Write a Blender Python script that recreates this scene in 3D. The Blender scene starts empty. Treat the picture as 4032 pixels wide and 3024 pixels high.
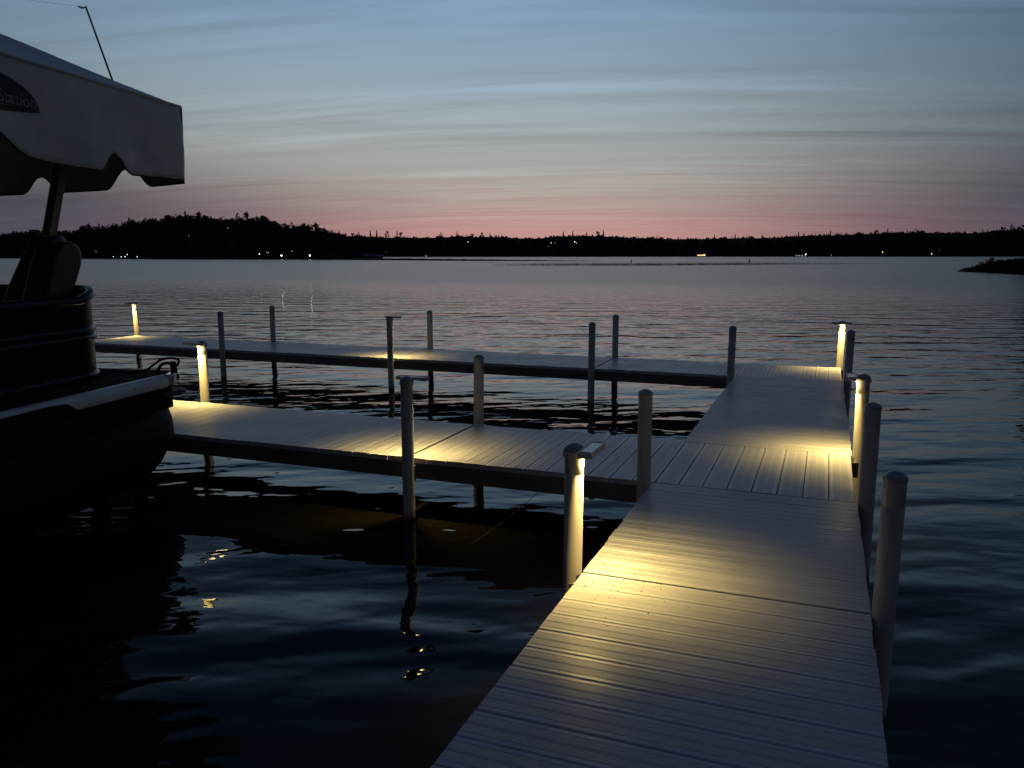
import bpy, math, random
import numpy as np
from mathutils import Vector, Matrix

random.seed(7)
rng = np.random.default_rng(7)
sc = bpy.context.scene
col = sc.collection
R = math.radians
WZ = -0.44            # water level, the dock deck is z = 0
CAM = Vector((0.9755, -3.4094, 1.4472))


# ------------------------------------------------------------------ helpers
def lin(r, g, b):
    f = lambda c: (c / 255 / 12.92) if c / 255 <= 0.04045 else ((c / 255 + 0.055) / 1.055) ** 2.4
    return (f(r), f(g), f(b), 1.0)


def tag(o, label=None, cat=None, group=None, kind=None):
    if label: o['label'] = label
    if cat: o['category'] = cat
    if group: o['group'] = group
    if kind: o['kind'] = kind
    return o


def empty(name, loc=(0, 0, 0), rz=0.0):
    o = bpy.data.objects.new(name, None)
    o.empty_display_size = 0.1
    o.location = loc
    o.rotation_euler = (0, 0, rz)
    col.objects.link(o)
    return o


class MB:
    """collects shapes and links them as one mesh object"""

    def __init__(s):
        s.v, s.f, s.uv = [], [], None

    def quad(s, a, b, c, d):
        n = len(s.v); s.v += [tuple(a), tuple(b), tuple(c), tuple(d)]; s.f.append((n, n + 1, n + 2, n + 3)); return s

    def box(s, lo, hi, M=None):
        x0, y0, z0 = lo; x1, y1, z1 = hi
        p = [(x0, y0, z0), (x1, y0, z0), (x1, y1, z0), (x0, y1, z0), (x0, y0, z1), (x1, y0, z1), (x1, y1, z1), (x0, y1, z1)]
        if M is not None: p = [tuple(M @ Vector(q)) for q in p]
        n = len(s.v); s.v += p
        s.f += [tuple(n + i for i in q) for q in ((0, 3, 2, 1), (4, 5, 6, 7), (0, 1, 5, 4), (1, 2, 6, 5), (2, 3, 7, 6), (3, 0, 4, 7))]
        return s

    def lathe(s, prof, seg=24, c=(0, 0), caps=True):
        n = len(s.v)
        for r, z in prof:
            for k in range(seg):
                a = 2 * math.pi * k / seg
                s.v.append((c[0] + r * math.cos(a), c[1] + r * math.sin(a), z))
        for i in range(len(prof) - 1):
            for k in range(seg):
                k2 = (k + 1) % seg
                s.f.append((n + i * seg + k, n + i * seg + k2, n + (i + 1) * seg + k2, n + (i + 1) * seg + k))
        if caps:
            s.f.append(tuple(n + k for k in reversed(range(seg))))
            m = n + (len(prof) - 1) * seg
            s.f.append(tuple(m + k for k in range(seg)))
        return s

    def tube(s, pts, r, seg=10, sq=False):
        """round (or square) tube along a list of points; r a number or list"""
        pts = [Vector(p) for p in pts]; n = len(pts); b0 = len(s.v)
        rs = r if isinstance(r, (list, tuple)) else [r] * n
        t0 = (pts[1] - pts[0]).normalized()
        up = Vector((0, 0, 1)) if abs(t0.z) < 0.9 else Vector((0, 1, 0))
        side = t0.cross(up).normalized()
        for i, p in enumerate(pts):
            a = pts[max(i - 1, 0)]; b = pts[min(i + 1, n - 1)]
            t = (b - a).normalized()
            side = (side - t * side.dot(t)).normalized()
            nn = side.cross(t).normalized()
            for k in range(seg):
                an = 2 * math.pi * (k + (0.5 if sq else 0)) / seg
                s.v.append(tuple(p + side * (rs[i] * math.cos(an)) + nn * (rs[i] * math.sin(an))))
        for i in range(n - 1):
            for k in range(seg):
                k2 = (k + 1) % seg
                s.f.append((b0 + i * seg + k, b0 + i * seg + k2, b0 + (i + 1) * seg + k2, b0 + (i + 1) * seg + k))
        s.f.append(tuple(b0 + k for k in reversed(range(seg))))
        s.f.append(tuple(b0 + (n - 1) * seg + k for k in range(seg)))
        return s

    def prism(s, poly, axis, a, b):
        """extrude a 2-D polygon along axis ('x','y','z') from a to b"""
        def P(q, t):
            return {'x': (t, q[0], q[1]), 'y': (q[0], t, q[1]), 'z': (q[0], q[1], t)}[axis]
        n = len(s.v); m = len(poly)
        s.v += [P(q, a) for q in poly] + [P(q, b) for q in poly]
        s.f.append(tuple(n + i for i in reversed(range(m)))); s.f.append(tuple(n + m + i for i in range(m)))
        for i in range(m):
            j = (i + 1) % m
            s.f.append((n + i, n + j, n + m + j, n + m + i))
        return s

    def build(s, name, mat, parent=None, smooth=False, bevel=0.0, seg=2, angle=40, fixn=True):
        me = bpy.data.meshes.new(name)
        me.from_pydata(s.v, [], s.f)
        if fixn:
            import bmesh
            bm = bmesh.new(); bm.from_mesh(me)
            bmesh.ops.recalc_face_normals(bm, faces=bm.faces)
            bm.to_mesh(me); bm.free()
        me.materials.append(mat)
        if smooth:
            me.polygons.foreach_set('use_smooth', [True] * len(me.polygons))
            me.set_sharp_from_angle(angle=R(angle))
        o = bpy.data.objects.new(name, me)
        col.objects.link(o)
        if parent: o.parent = parent
        if bevel:
            m = o.modifiers.new('bevel', 'BEVEL'); m.width = bevel; m.segments = seg; m.limit_method = 'ANGLE'; m.angle_limit = R(35)
        return o


def np_mesh(name, verts, quads, mat, parent=None, smooth=False):
    me = bpy.data.meshes.new(name)
    nv, nq, k = len(verts), len(quads), quads.shape[1]
    me.vertices.add(nv); me.vertices.foreach_set('co', np.ascontiguousarray(verts, dtype=np.float32).ravel())
    me.loops.add(nq * k); me.loops.foreach_set('vertex_index', np.ascontiguousarray(quads, dtype=np.int32).ravel())
    me.polygons.add(nq); me.polygons.foreach_set('loop_start', np.arange(0, nq * k, k, dtype=np.int32))
    me.update(calc_edges=True)
    me.materials.append(mat)
    if smooth: me.polygons.foreach_set('use_smooth', [True] * nq)
    o = bpy.data.objects.new(name, me); col.objects.link(o)
    if parent: o.parent = parent
    return o


# ------------------------------------------------------------------ materials
def new_mat(name):
    m = bpy.data.materials.new(name); m.use_nodes = True
    nt = m.node_tree
    return m, nt, nt.nodes['Principled BSDF']


def N(nt, typ, **kw):
    n = nt.nodes.new(typ)
    for k, v in kw.items(): setattr(n, k, v)
    return n


def math_n(nt, op, a, b=None, c=None):
    n = N(nt, 'ShaderNodeMath', operation=op)
    for i, x in enumerate((a, b, c)):
        if x is None: continue
        if isinstance(x, (int, float)): n.inputs[i].default_value = x
        else: nt.links.new(x, n.inputs[i])
    return n.outputs[0]


def simple(name, colr, rough=0.5, metal=0.0, var=0.12, scale=6.0, bump=0.0, bscale=60.0, spec=0.5):
    """a plain surface with a little uneven tone and roughness"""
    m, nt, p = new_mat(name)
    tc = N(nt, 'ShaderNodeTexCoord')
    no = N(nt, 'ShaderNodeTexNoise'); no.inputs['Scale'].default_value = scale; no.inputs['Detail'].default_value = 5
    nt.links.new(tc.outputs['Object'], no.inputs['Vector'])
    mr = N(nt, 'ShaderNodeMapRange'); mr.inputs['From Min'].default_value = .3; mr.inputs['From Max'].default_value = .7
    mr.inputs['To Min'].default_value = 1 - var; mr.inputs['To Max'].default_value = 1 + var
    nt.links.new(no.outputs['Fac'], mr.inputs['Value'])
    vm = N(nt, 'ShaderNodeVectorMath', operation='SCALE'); vm.inputs[0].default_value = colr[:3]
    nt.links.new(mr.outputs[0], vm.inputs['Scale']); nt.links.new(vm.outputs[0], p.inputs['Base Color'])
    nt.links.new(math_n(nt, 'MULTIPLY', mr.outputs[0], rough), p.inputs['Roughness'])
    p.inputs['Metallic'].default_value = metal
    p.inputs['Specular IOR Level'].default_value = spec
    if bump:
        nb = N(nt, 'ShaderNodeTexNoise'); nb.inputs['Scale'].default_value = bscale; nb.inputs['Detail'].default_value = 4
        nt.links.new(tc.outputs['Object'], nb.inputs['Vector'])
        bp = N(nt, 'ShaderNodeBump'); bp.inputs['Strength'].default_value = 0.6; bp.inputs['Distance'].default_value = bump
        nt.links.new(nb.outputs['Fac'], bp.inputs['Height']); nt.links.new(bp.outputs[0], p.inputs['Normal'])
    return m


def emit(name, colr, strength):
    m, nt, p = new_mat(name)
    p.inputs['Base Color'].default_value = (0.8, 0.8, 0.8, 1)
    p.inputs['Emission Color'].default_value = (*colr[:3], 1)
    p.inputs['Emission Strength'].default_value = strength
    return m


def deck_material():
    """ribbed white vinyl planking; UV u = metres along the plank, v = plank number + fraction across it"""
    m, nt, p = new_mat('deck_plank')
    L = nt.links.new
    uv = N(nt, 'ShaderNodeUVMap'); uv.uv_map = 'plank'
    sp = N(nt, 'ShaderNodeSeparateXYZ'); L(uv.outputs[0], sp.inputs[0])
    u, v = sp.outputs[0], sp.outputs[1]
    fr = math_n(nt, 'FRACT', v)
    w = math_n(nt, 'MULTIPLY', fr, 0.1525)
    k = math.pi / 0.018
    s1 = math_n(nt, 'ABSOLUTE', math_n(nt, 'SINE', math_n(nt, 'MULTIPLY', math_n(nt, 'ADD', u, math_n(nt, 'MULTIPLY', w, 1.3)), k)))
    s2 = math_n(nt, 'ABSOLUTE', math_n(nt, 'SINE', math_n(nt, 'MULTIPLY', math_n(nt, 'SUBTRACT', u, math_n(nt, 'MULTIPLY', w, 1.3)), k)))
    dia = math_n(nt, 'MINIMUM', math_n(nt, 'MINIMUM', s1, s2), 0.45)
    # the embossed bands between the ribs
    band = None
    for a, b in BANDS:
        t = math_n(nt, 'MULTIPLY', math_n(nt, 'GREATER_THAN', fr, a + .012), math_n(nt, 'LESS_THAN', fr, b - .012))
        band = t if band is None else math_n(nt, 'ADD', band, t)
    tc = N(nt, 'ShaderNodeTexCoord')
    fine = N(nt, 'ShaderNodeTexNoise'); fine.inputs['Scale'].default_value = 90; fine.inputs['Detail'].default_value = 3
    L(tc.outputs['Object'], fine.inputs['Vector'])
    hgt = math_n(nt, 'ADD', math_n(nt, 'MULTIPLY', dia, band), math_n(nt, 'MULTIPLY', fine.outputs['Fac'], 0.07))
    bp = N(nt, 'ShaderNodeBump'); bp.inputs['Strength'].default_value = 0.9; bp.inputs['Distance'].default_value = 0.0045
    L(hgt, bp.inputs['Height']); L(bp.outputs[0], p.inputs['Normal'])
    # tone: one value per plank, a little dirt
    wn = N(nt, 'ShaderNodeTexWhiteNoise', noise_dimensions='2D')
    cb = N(nt, 'ShaderNodeCombineXYZ'); L(math_n(nt, 'FLOOR', v), cb.inputs[0])

    L(cb.outputs[0], wn.inputs['Vector'])
    dirt = N(nt, 'ShaderNodeTexNoise'); dirt.inputs['Scale'].default_value = 2.2; dirt.inputs['Detail'].default_value = 6
    L(tc.outputs['Object'], dirt.inputs['Vector'])
    tone = math_n(nt, 'MULTIPLY', math_n(nt, 'MULTIPLY_ADD', wn.outputs['Value'], 0.07, 0.96), math_n(nt, 'MULTIPLY_ADD', dirt.outputs['Fac'], 0.50, 0.74))
    # embossed bands a little darker than the flat strips
    tone = math_n(nt, 'MULTIPLY', tone, math_n(nt, 'MULTIPLY_ADD', band, -0.10, 1.0))
    vm = N(nt, 'ShaderNodeVectorMath', operation='SCALE'); vm.inputs[0].default_value = (0.61, 0.615, 0.64)
    L(tone, vm.inputs['Scale']); L(vm.outputs[0], p.inputs['Base Color'])
    L(math_n(nt, 'MULTIPLY_ADD', dirt.outputs['Fac'], 0.30, 0.22), p.inputs['Roughness'])
    p.inputs['Specular IOR Level'].default_value = 0.5
    return m


BANDS = [(0.18, 0.465), (0.535, 0.82)]
GROOVES = [0.17, 0.475, 0.525, 0.83]


def post_material():
    """white PVC sleeve, slightly scuffed, weed-stained where it stands in the lake"""
    m, nt, p = new_mat('post_sleeve')
    L = nt.links.new
    tc = N(nt, 'ShaderNodeTexCoord')
    geo = N(nt, 'ShaderNodeNewGeometry')
    sp = N(nt, 'ShaderNodeSeparateXYZ'); L(geo.outputs['Position'], sp.inputs[0])
    no = N(nt, 'ShaderNodeTexNoise'); no.inputs['Scale'].default_value = 14; no.inputs['Detail'].default_value = 6
    mp = N(nt, 'ShaderNodeMapping'); mp.inputs['Scale'].default_value = (1, 1, .25)
    L(tc.outputs['Object'], mp.inputs[0]); L(mp.outputs[0], no.inputs['Vector'])
    zz = math_n(nt, 'MULTIPLY_ADD', no.outputs['Fac'], 0.10, sp.outputs[2])
    mr = N(nt, 'ShaderNodeMapRange'); mr.inputs['From Min'].default_value = WZ + .06; mr.inputs['From Max'].default_value = WZ + .12
    L(zz, mr.inputs['Value'])
    mx = N(nt, 'ShaderNodeMix', data_type='RGBA')
    mx.inputs['A'].default_value = (0.03, 0.032, 0.02, 1); mx.inputs['B'].default_value = (0.50, 0.48, 0.45, 1)
    L(mr.outputs[0], mx.inputs['Factor'])
    vm = N(nt, 'ShaderNodeVectorMath', operation='SCALE'); L(mx.outputs['Result'], vm.inputs[0])
    L(math_n(nt, 'MULTIPLY_ADD', no.outputs['Fac'], 0.6, 0.70), vm.inputs['Scale'])
    L(vm.outputs[0], p.inputs['Base Color'])
    L(math_n(nt, 'MULTIPLY_ADD', no.outputs['Fac'], 0.3, 0.25), p.inputs['Roughness'])
    return m


def foliage_material(name, base):
    m, nt, p = new_mat(name)
    tc = N(nt, 'ShaderNodeTexCoord')
    no = N(nt, 'ShaderNodeTexNoise'); no.inputs['Scale'].default_value = 0.6; no.inputs['Detail'].default_value = 3
    nt.links.new(tc.outputs['Object'], no.inputs['Vector'])
    vm = N(nt, 'ShaderNodeVectorMath', operation='SCALE'); vm.inputs[0].default_value = base
    nt.links.new(math_n(nt, 'MULTIPLY_ADD', no.outputs['Fac'], 1.2, 0.4), vm.inputs['Scale'])
    nt.links.new(vm.outputs[0], p.inputs['Base Color'])
    p.inputs['Roughness'].default_value = 0.8; p.inputs['Specular IOR Level'].default_value = 0.1
    return m


def water_material():
    m, nt, p = new_mat('lake_water')
    L = nt.links.new
    g = bpy.data.node_groups.new('wave_height', 'ShaderNodeTree')
    g.interface.new_socket('P', in_out='INPUT', socket_type='NodeSocketVector')
    g.interface.new_socket('Chop', in_out='INPUT', socket_type='NodeSocketFloat')
    g.interface.new_socket('H', in_out='OUTPUT', socket_type='NodeSocketFloat')
    gi = g.nodes.new('NodeGroupInput'); go = g.nodes.new('NodeGroupOutput')
    tot = None
    #            rotation  scale(along crest, across)  amplitude  detail  distortion  scaled by chop
    for rot, sx, sy, amp, det, dis, chop in LAYERS:
        mp = N(g, 'ShaderNodeMapping', vector_type='TEXTURE'); mp.inputs['Rotation'].default_value = (0, 0, R(rot))
        g.links.new(gi.outputs['P'], mp.inputs[0])
        m2 = N(g, 'ShaderNodeMapping'); m2.inputs['Scale'].default_value = (sx, sy, 1); m2.inputs['Location'].default_value = (rot * 1.7, amp * 900, sx)
        g.links.new(mp.outputs[0], m2.inputs[0])
        no = N(g, 'ShaderNodeTexNoise'); no.inputs['Scale'].default_value = 1; no.inputs['Detail'].default_value = det; no.inputs['Distortion'].default_value = dis
        no.inputs['Roughness'].default_value = 0.4
        g.links.new(m2.outputs[0], no.inputs['Vector'])
        h = math_n(g, 'MULTIPLY', no.outputs['Fac'], amp)
        if chop: h = math_n(g, 'MULTIPLY', h, gi.outputs['Chop'])
        tot = h if tot is None else math_n(g, 'ADD', tot, h)
    g.links.new(tot, go.inputs['H'])
    geo = N(nt, 'ShaderNodeNewGeometry')
    sp = N(nt, 'ShaderNodeSeparateXYZ'); L(geo.outputs['Position'], sp.inputs[0])
    # open water beyond the dock is choppier than the sheltered slips
    mr = N(nt, 'ShaderNodeMapRange', interpolation_type='SMOOTHSTEP')
    mr.inputs['From Min'].default_value = 1.5; mr.inputs['From Max'].default_value = 16
    mr.inputs['To Min'].default_value = 0.40; mr.inputs['To Max'].default_value = 1.2
    L(sp.outputs[1], mr.inputs['Value'])
    gm = N(nt, 'ShaderNodeMapping'); gm.inputs['Rotation'].default_value = (0, 0, R(-20)); gm.inputs['Scale'].default_value = (.018, .06, 1)
    L(geo.outputs['Position'], gm.inputs[0])
    gu = N(nt, 'ShaderNodeTexNoise'); gu.inputs['Scale'].default_value = 1; gu.inputs['Detail'].default_value = 3; L(gm.outputs[0], gu.inputs['Vector'])
    chop = math_n(nt, 'MULTIPLY', mr.outputs[0], math_n(nt, 'MULTIPLY_ADD', gu.outputs['Fac'], 1.6, .2))
    eps = 0.02
    hs = []
    for off in ((0, 0, 0), (eps, 0, 0), (0, eps, 0)):
        ad = N(nt, 'ShaderNodeVectorMath', operation='ADD'); ad.inputs[1].default_value = off
        L(geo.outputs['Position'], ad.inputs[0])
        gn = N(nt, 'ShaderNodeGroup'); gn.node_tree = g
        L(ad.outputs[0], gn.inputs['P']); L(chop, gn.inputs['Chop'])
        hs.append(gn.outputs['H'])
    gx = math_n(nt, 'DIVIDE', math_n(nt, 'SUBTRACT', hs[0], hs[1]), eps)
    gy = math_n(nt, 'DIVIDE', math_n(nt, 'SUBTRACT', hs[0], hs[2]), eps)
    cb = N(nt, 'ShaderNodeCombineXYZ'); L(gx, cb.inputs[0]); L(gy, cb.inputs[1]); cb.inputs[2].default_value = 1
    nm = N(nt, 'ShaderNodeVectorMath', operation='NORMALIZE'); L(cb.outputs[0], nm.inputs[0])
    L(nm.outputs[0], p.inputs['Normal'])
    p.inputs['Base Color'].default_value = (0.010, 0.0085, 0.0055, 1)
    rr = N(nt, 'ShaderNodeMapRange', interpolation_type='SMOOTHSTEP')
    rr.inputs['From Min'].default_value = 8; rr.inputs['From Max'].default_value = 60
    rr.inputs['To Min'].default_value = 0.02; rr.inputs['To Max'].default_value = 0.24
    L(sp.outputs[1], rr.inputs['Value']); L(rr.outputs[0], p.inputs['Roughness'])
    p.inputs['IOR'].default_value = 1.33
    return m


LAYERS = [(17, 0.30, 1.0, 0.066, 1.0, 0.4, True),
          (24, 0.75, 1.9, 0.040, 1.0, 0.3, False),
          (36, 1.7, 4.2, 0.0200, 1.0, 0.4, True),
          (12, 3.6, 9.5, 0.0060, 1.5, 0.3, True)]

MAT = {}
MAT['deck'] = deck_material()
MAT['post'] = post_material()
MAT['cap'] = simple('post_cap', (0.33, 0.34, 0.36), .42, var=.15, scale=20)
MAT['rail'] = simple('deck_rail', (0.17, 0.16, 0.145), .5, var=.2, scale=5, bump=.001, bscale=30)
MAT['bolt'] = simple('bolt_steel', (0.5, 0.48, 0.45), .3, 1.0)
MAT['alu'] = simple('solar_housing', (0.50, 0.50, 0.50), .38, 0.15, var=.08)
MAT['cell'] = simple('solar_cell', (0.02, 0.025, 0.045), .12, var=.2, scale=60)
MAT['lens'] = emit('lamp_lens', (1.0, 0.74, 0.28), 30)
MAT['hull'] = simple('black_hull', (0.0035, 0.0035, 0.004), .6, var=.25, scale=3, spec=.12)
MAT['panel'] = simple('black_panel', (0.003, 0.003, 0.0035), .28, var=.25, scale=4, bump=.0012, bscale=9, spec=.09)
MAT['boatrail'] = simple('rail_tube', (0.014, 0.015, 0.018), .28, 0, var=.15, spec=.3)
MAT['trim'] = simple('brushed_trim', (0.88, 0.85, 0.80), .34, .0, var=.12, scale=5)
MAT['chrome'] = simple('polished_metal', (0.62, 0.62, 0.62), .12, 1.0, var=.05)
MAT['carpet'] = simple('dark_carpet', (0.006, 0.006, 0.007), .95, var=.3, scale=30, bump=.003, bscale=200, spec=.1)
MAT['seat'] = simple('seat_vinyl', (0.05, 0.040, 0.028), .5, var=.15, scale=8, bump=.002, bscale=18)
MAT['rubber'] = simple('black_rubber', (0.010, 0.010, 0.010), .6, var=.2)
MAT['canvas'] = simple('canopy_vinyl', (0.74, 0.71, 0.66), .55, var=.16, scale=3.0, bump=.022, bscale=4.0)
MAT['tan'] = simple('tan_tube', (0.22, 0.17, 0.11), .45, var=.15)
MAT['lift'] = simple('lift_metal', (0.18, 0.18, 0.18), .45, .5, var=.2)
MAT['navy'] = simple('navy_print', (0.022, 0.026, 0.045), .6)
MAT['ink'] = simple('black_print', (0.008, 0.008, 0.010), .6)
MAT['letter'] = simple('pale_print', (0.28, 0.28, 0.28), .6)
MAT['rod'] = simple('black_rod', (0.006, 0.007, 0.012), .4)
MAT['rope'] = simple('pale_rope', (0.25, 0.22, 0.17), .8)
MAT['leafA'] = foliage_material('foliage_near_hill', (0.030, 0.040, 0.022))
MAT['leafB'] = foliage_material('foliage_far_shore', (0.036, 0.046, 0.030))  # paler and bluer than the near hill: distance haze put into the leaf colour
MAT['bark'] = simple('bark', (0.05, 0.04, 0.03), .9)
MAT['soil'] = simple('soil', (0.010, 0.010, 0.008), .95, var=.3, scale=.2, spec=.03)
MAT['reed'] = simple('reed', (0.045, 0.045, 0.028), .8)
MAT['rock'] = simple('rock', (0.10, 0.095, 0.09), .85, var=.3, scale=2)
MAT['wall'] = simple('dark_siding', (0.08, 0.075, 0.07), .8)
MAT['bulbw'] = emit('cold_bulb', (0.75, 0.85, 1.0), 6)
MAT['bulby'] = emit('warm_bulb', (1.0, 0.72, 0.35), 8)
MAT['bulbB'] = emit('bright_bulb', (0.8, 0.88, 1.0), 16)
MAT['bulbd'] = emit('dim_bulb', (1.0, 0.75, 0.5), 2.2)
MAT['window'] = emit('lit_window', (1.0, 0.68, 0.22), 1.6)
MAT['water'] = water_material()

# ------------------------------------------------------------------ the lake
wm = MB()
S = 7000
wm.quad((-S, -S, WZ), (S, -S, WZ), (S, S, WZ), (-S, S, WZ))
tag(wm.build('water', MAT['water'], fixn=False), 'dark rippled lake water reflecting the dusk sky', kind='structure')


# ------------------------------------------------------------------ dock sections
def plank_profile(w):
    """outline of the top of one plank as (y, z) with shallow V grooves"""
    pts = [(0.0, -0.004), (0.004, 0.0)]
    for gq in GROOVES:
        c = gq * w
        pts += [(c - 0.0022, 0.0), (c, -0.0016), (c + 0.0022, 0.0)]
    pts += [(w - 0.004, 0.0), (w, -0.004)]
    return pts


def dock_section(label, origin, rz, length, n, group='sections of the white plank dock', width=1.22, skirt=True):
    root = empty('dock_section', origin, rz)
    tag(root, label, 'dock', group)
    pitch = (length - 0.014) / n
    w = pitch - 0.0050
    prof = plank_profile(w)
    mb = MB(); uvs = []
    for b in range(n):
        y0 = 0.007 + b * pitch + 0.0025
        j = random.uniform(-0.0012, 0.0012)      # planks do not lie perfectly level
        e0, e1 = random.uniform(-.004, .003), random.uniform(-.003, .004)
        ring = [(y0 + y, z + j) for y, z in prof] + [(y0 + w, -0.036), (y0, -0.036)]
        nb = len(mb.v); m = len(ring)
        for x in (e0, width + e1):
            mb.v += [(x, y, z) for y, z in ring]
        for i in range(m):
            k = (i + 1) % m
            mb.f.append((nb + i, nb + k, nb + m + k, nb + m + i))
        mb.f.append(tuple(nb + i for i in reversed(range(m)))); mb.f.append(tuple(nb + m + i for i in range(m)))
        for x in (0, width):
            uvs += [(x + b * 0.37, b + min(max((y - y0) / w, 0.001), .999)) for y, z in ring]
    o = mb.build('decking', MAT['deck'], root)
    me = o.data
    ul = me.uv_layers.new(name='plank')
    for lp in me.loops: ul.data[lp.index].uv = uvs[lp.vertex_index]
    # channel rails along both long sides, cross beams at the ends
    for x0, x1 in ((0.006, 0.044), (width - 0.044, width - 0.006)):
        s = 1 if x0 < .5 else -1
        xo = x0 if s == 1 else x1
        r = MB()
        r.prism([(xo, -0.037), (xo + s * .038, -0.037), (xo + s * .038, -0.045), (xo + s * .008, -0.045), (xo + s * .008, -0.147), (xo + s * .038, -0.147), (xo + s * .038, -0.156), (xo, -0.156)], 'y', 0.004, length - 0.004)
        ro = r.build('side_rail', MAT['rail'], root, bevel=.0015, seg=1)
        if s == 1 or rz == 0:
            for yy in (0.115, length - 0.115):
                for zz in (-0.075, -0.115):
                    c = Vector((xo - s * .001, yy, zz))
                    bl = MB(); bl.tube([c, c - Vector((s * .006, 0, 0))], 0.0065, 8)
                    bl.build('rail_bolt', MAT['bolt'], ro)
    for yy in (0.03, length - 0.07):
        cb = MB()
        cb.box((0.046, yy, -0.150), (width - 0.046, yy + .04, -0.040))
        cb.build('cross_beam', MAT['rail'], root)
    return root


H90 = R(90)
dock_section('foreground dock section with ribbed planks, nearest the camera', (0, -3.05, 0), 0, 3.05, 20)
dock_section('short dock section right behind the first cross gap, lit by the nearest solar lamp', (0, 0, 0), 0, 1.59, 10)
dock_section('long bluish dock section joining the two side arms', (0, 2.83, 0), 0, 3.73, 24)
# side arms: local y runs along world -x
dock_section('near arm section of lengthwise planks crossing the end of the walkway', (1.22, 1.60, 0), H90, 3.01, 20)
dock_section('near arm section between the two lit posts beside the boat', (-1.80, 1.60, 0), H90, 3.0, 20)
dock_section('near arm section mostly hidden behind the pontoon boat', (-4.81, 1.60, 0), H90, 3.0, 20)
dock_section('far arm section at the right corner with the lit post', (1.22, 6.57, 0), H90, 3.01, 20)
dock_section('far arm section to the left of the tall unlit post pair', (-1.80, 6.57, 0), H90, 3.0, 20)
dock_section('far arm section between two unlit dark posts left of the centre lamp', (-4.81, 6.57, 0), H90, 3.0, 20)
dock_section('outermost far arm section ending at the leftmost lit post', (-7.82, 6.57, 0), H90, 3.03, 20)


# ------------------------------------------------------------------ dock posts
def make_post(light_baffle):
    root = empty('dock_post')
    p = MB()
    p.lathe([(0.0440, -1.9), (0.0440, 0.466), (0.0432, 0.468), (0.0432, 0.470), (0.0440, 0.472), (0.0440, 0.572)], 32)
    p.build('pole', MAT['post'], root, smooth=True, angle=50)
    c = MB()
    c.lathe([(0.0455, 0.5725), (0.0468, 0.5745), (0.0468, 0.582), (0.0445, 0.588), (0.034, 0.598), (0.018, 0.606), (0.004, 0.609)], 32)
    c.build('post_cap', MAT['cap'], root, smooth=True, angle=60)
    if not light_baffle: return root
    b = MB(); n = 14  # half ring added to block lamp light from the leg below the deck
    for r1, r2, z0, z1 in ((.0448, .0535, -.150, -.042),):
        for i in range(n + 1):
            a = -math.pi / 2 + math.pi * i / n
            ca, sa_ = math.cos(a), math.sin(a)
            b.v += [(r1 * ca, r1 * sa_, z0), (r2 * ca, r2 * sa_, z0), (r2 * ca, r2 * sa_, z1), (r1 * ca, r1 * sa_, z1)]
        for i in range(n):
            for k in range(4):
                k2 = (k + 1) % 4
                b.f.append((i * 4 + k, i * 4 + k2, (i + 1) * 4 + k2, (i + 1) * 4 + k))
        b.f += [(0, 1, 2, 3), (n * 4 + 3, n * 4 + 2, n * 4 + 1, n * 4)]
    b.build('light_baffle', MAT['rail'], root)
    return root


def copy_tree(o, parent=None):
    c = o.copy(); col.objects.link(c); c.parent = parent
    for ch in list(o.children): copy_tree(ch, c)   # parts too
    return c


BEAM, SPREAD = 8.6, 122


def make_solar():
    """post origin, deck towards local +x"""
    root = empty('solar_light')
    h = MB()
    x0, x1, y0, y1, zt, zb = 0.050, 0.116, -0.125, 0.115, 0.596, 0.570
    t = 0.006
    h.box((x0, y0, zb), (x0 + t, y1, zt)); h.box((x1 - t, y0, zb), (x1, y1, zt))
    h.box((x0 + t, y0, zb), (x1 - t, y0 + t, zt)); h.box((x0 + t, y1 - t, zb), (x1 - t, y1, zt))
    h.box((x0 + t, y0 + t, zb + .008), (x1 - t, y1 - t, zt - .006))
    h.build('housing', MAT['alu'], root, bevel=.0012, seg=1)
    c = MB(); c.box((x0 + t + .001, y0 + t + .03, zt - .0055), (x1 - t - .001, y1 - t - .004, zt - .0030))
    c.build('solar_panel', MAT['cell'], root)
    l = MB(); l.box((x0 + .012, -.03, zb + .0025), (x1 - .012, y1 - .02, zb + .0075))
    l.build('lamp_lens', MAT['lens'], root)
    ld = bpy.data.lights.new('lamp_beam', 'AREA'); ld.shape = 'RECTANGLE'; ld.size = .02; ld.size_y = .04
    ld.energy = BEAM; ld.color = (1.0, .70, .21); ld.spread = R(SPREAD)
    lo_ = bpy.data.objects.new('lamp_beam', ld); col.objects.link(lo_); lo_.parent = root; lo_.location = (x0 + .026, .005, zb + .0022); lo_.rotation_euler = (0, -R(4), 0)   # tipped towards the deck
    r = MB()
    seg = 32
    r.lathe([(0.0475, 0.548), (0.0505, 0.548), (0.0505, 0.572), (0.0475, 0.572), (0.0475, 0.548)], seg, caps=False)
    r.build('clamp_ring', MAT['alu'], root, smooth=True, angle=40)
    w = MB(); w.tube([(0.109, y0 - .0005, .583), (0.109, y0 - .003, .583)], .003, 8)
    w.build('screw', MAT['bolt'], root)
    return root


PG = 'white capped posts along the dock'
yA0, yA1, yB0, yB1 = 1.59, 2.83, 6.565, 7.795
r_ = 0.047
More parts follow.
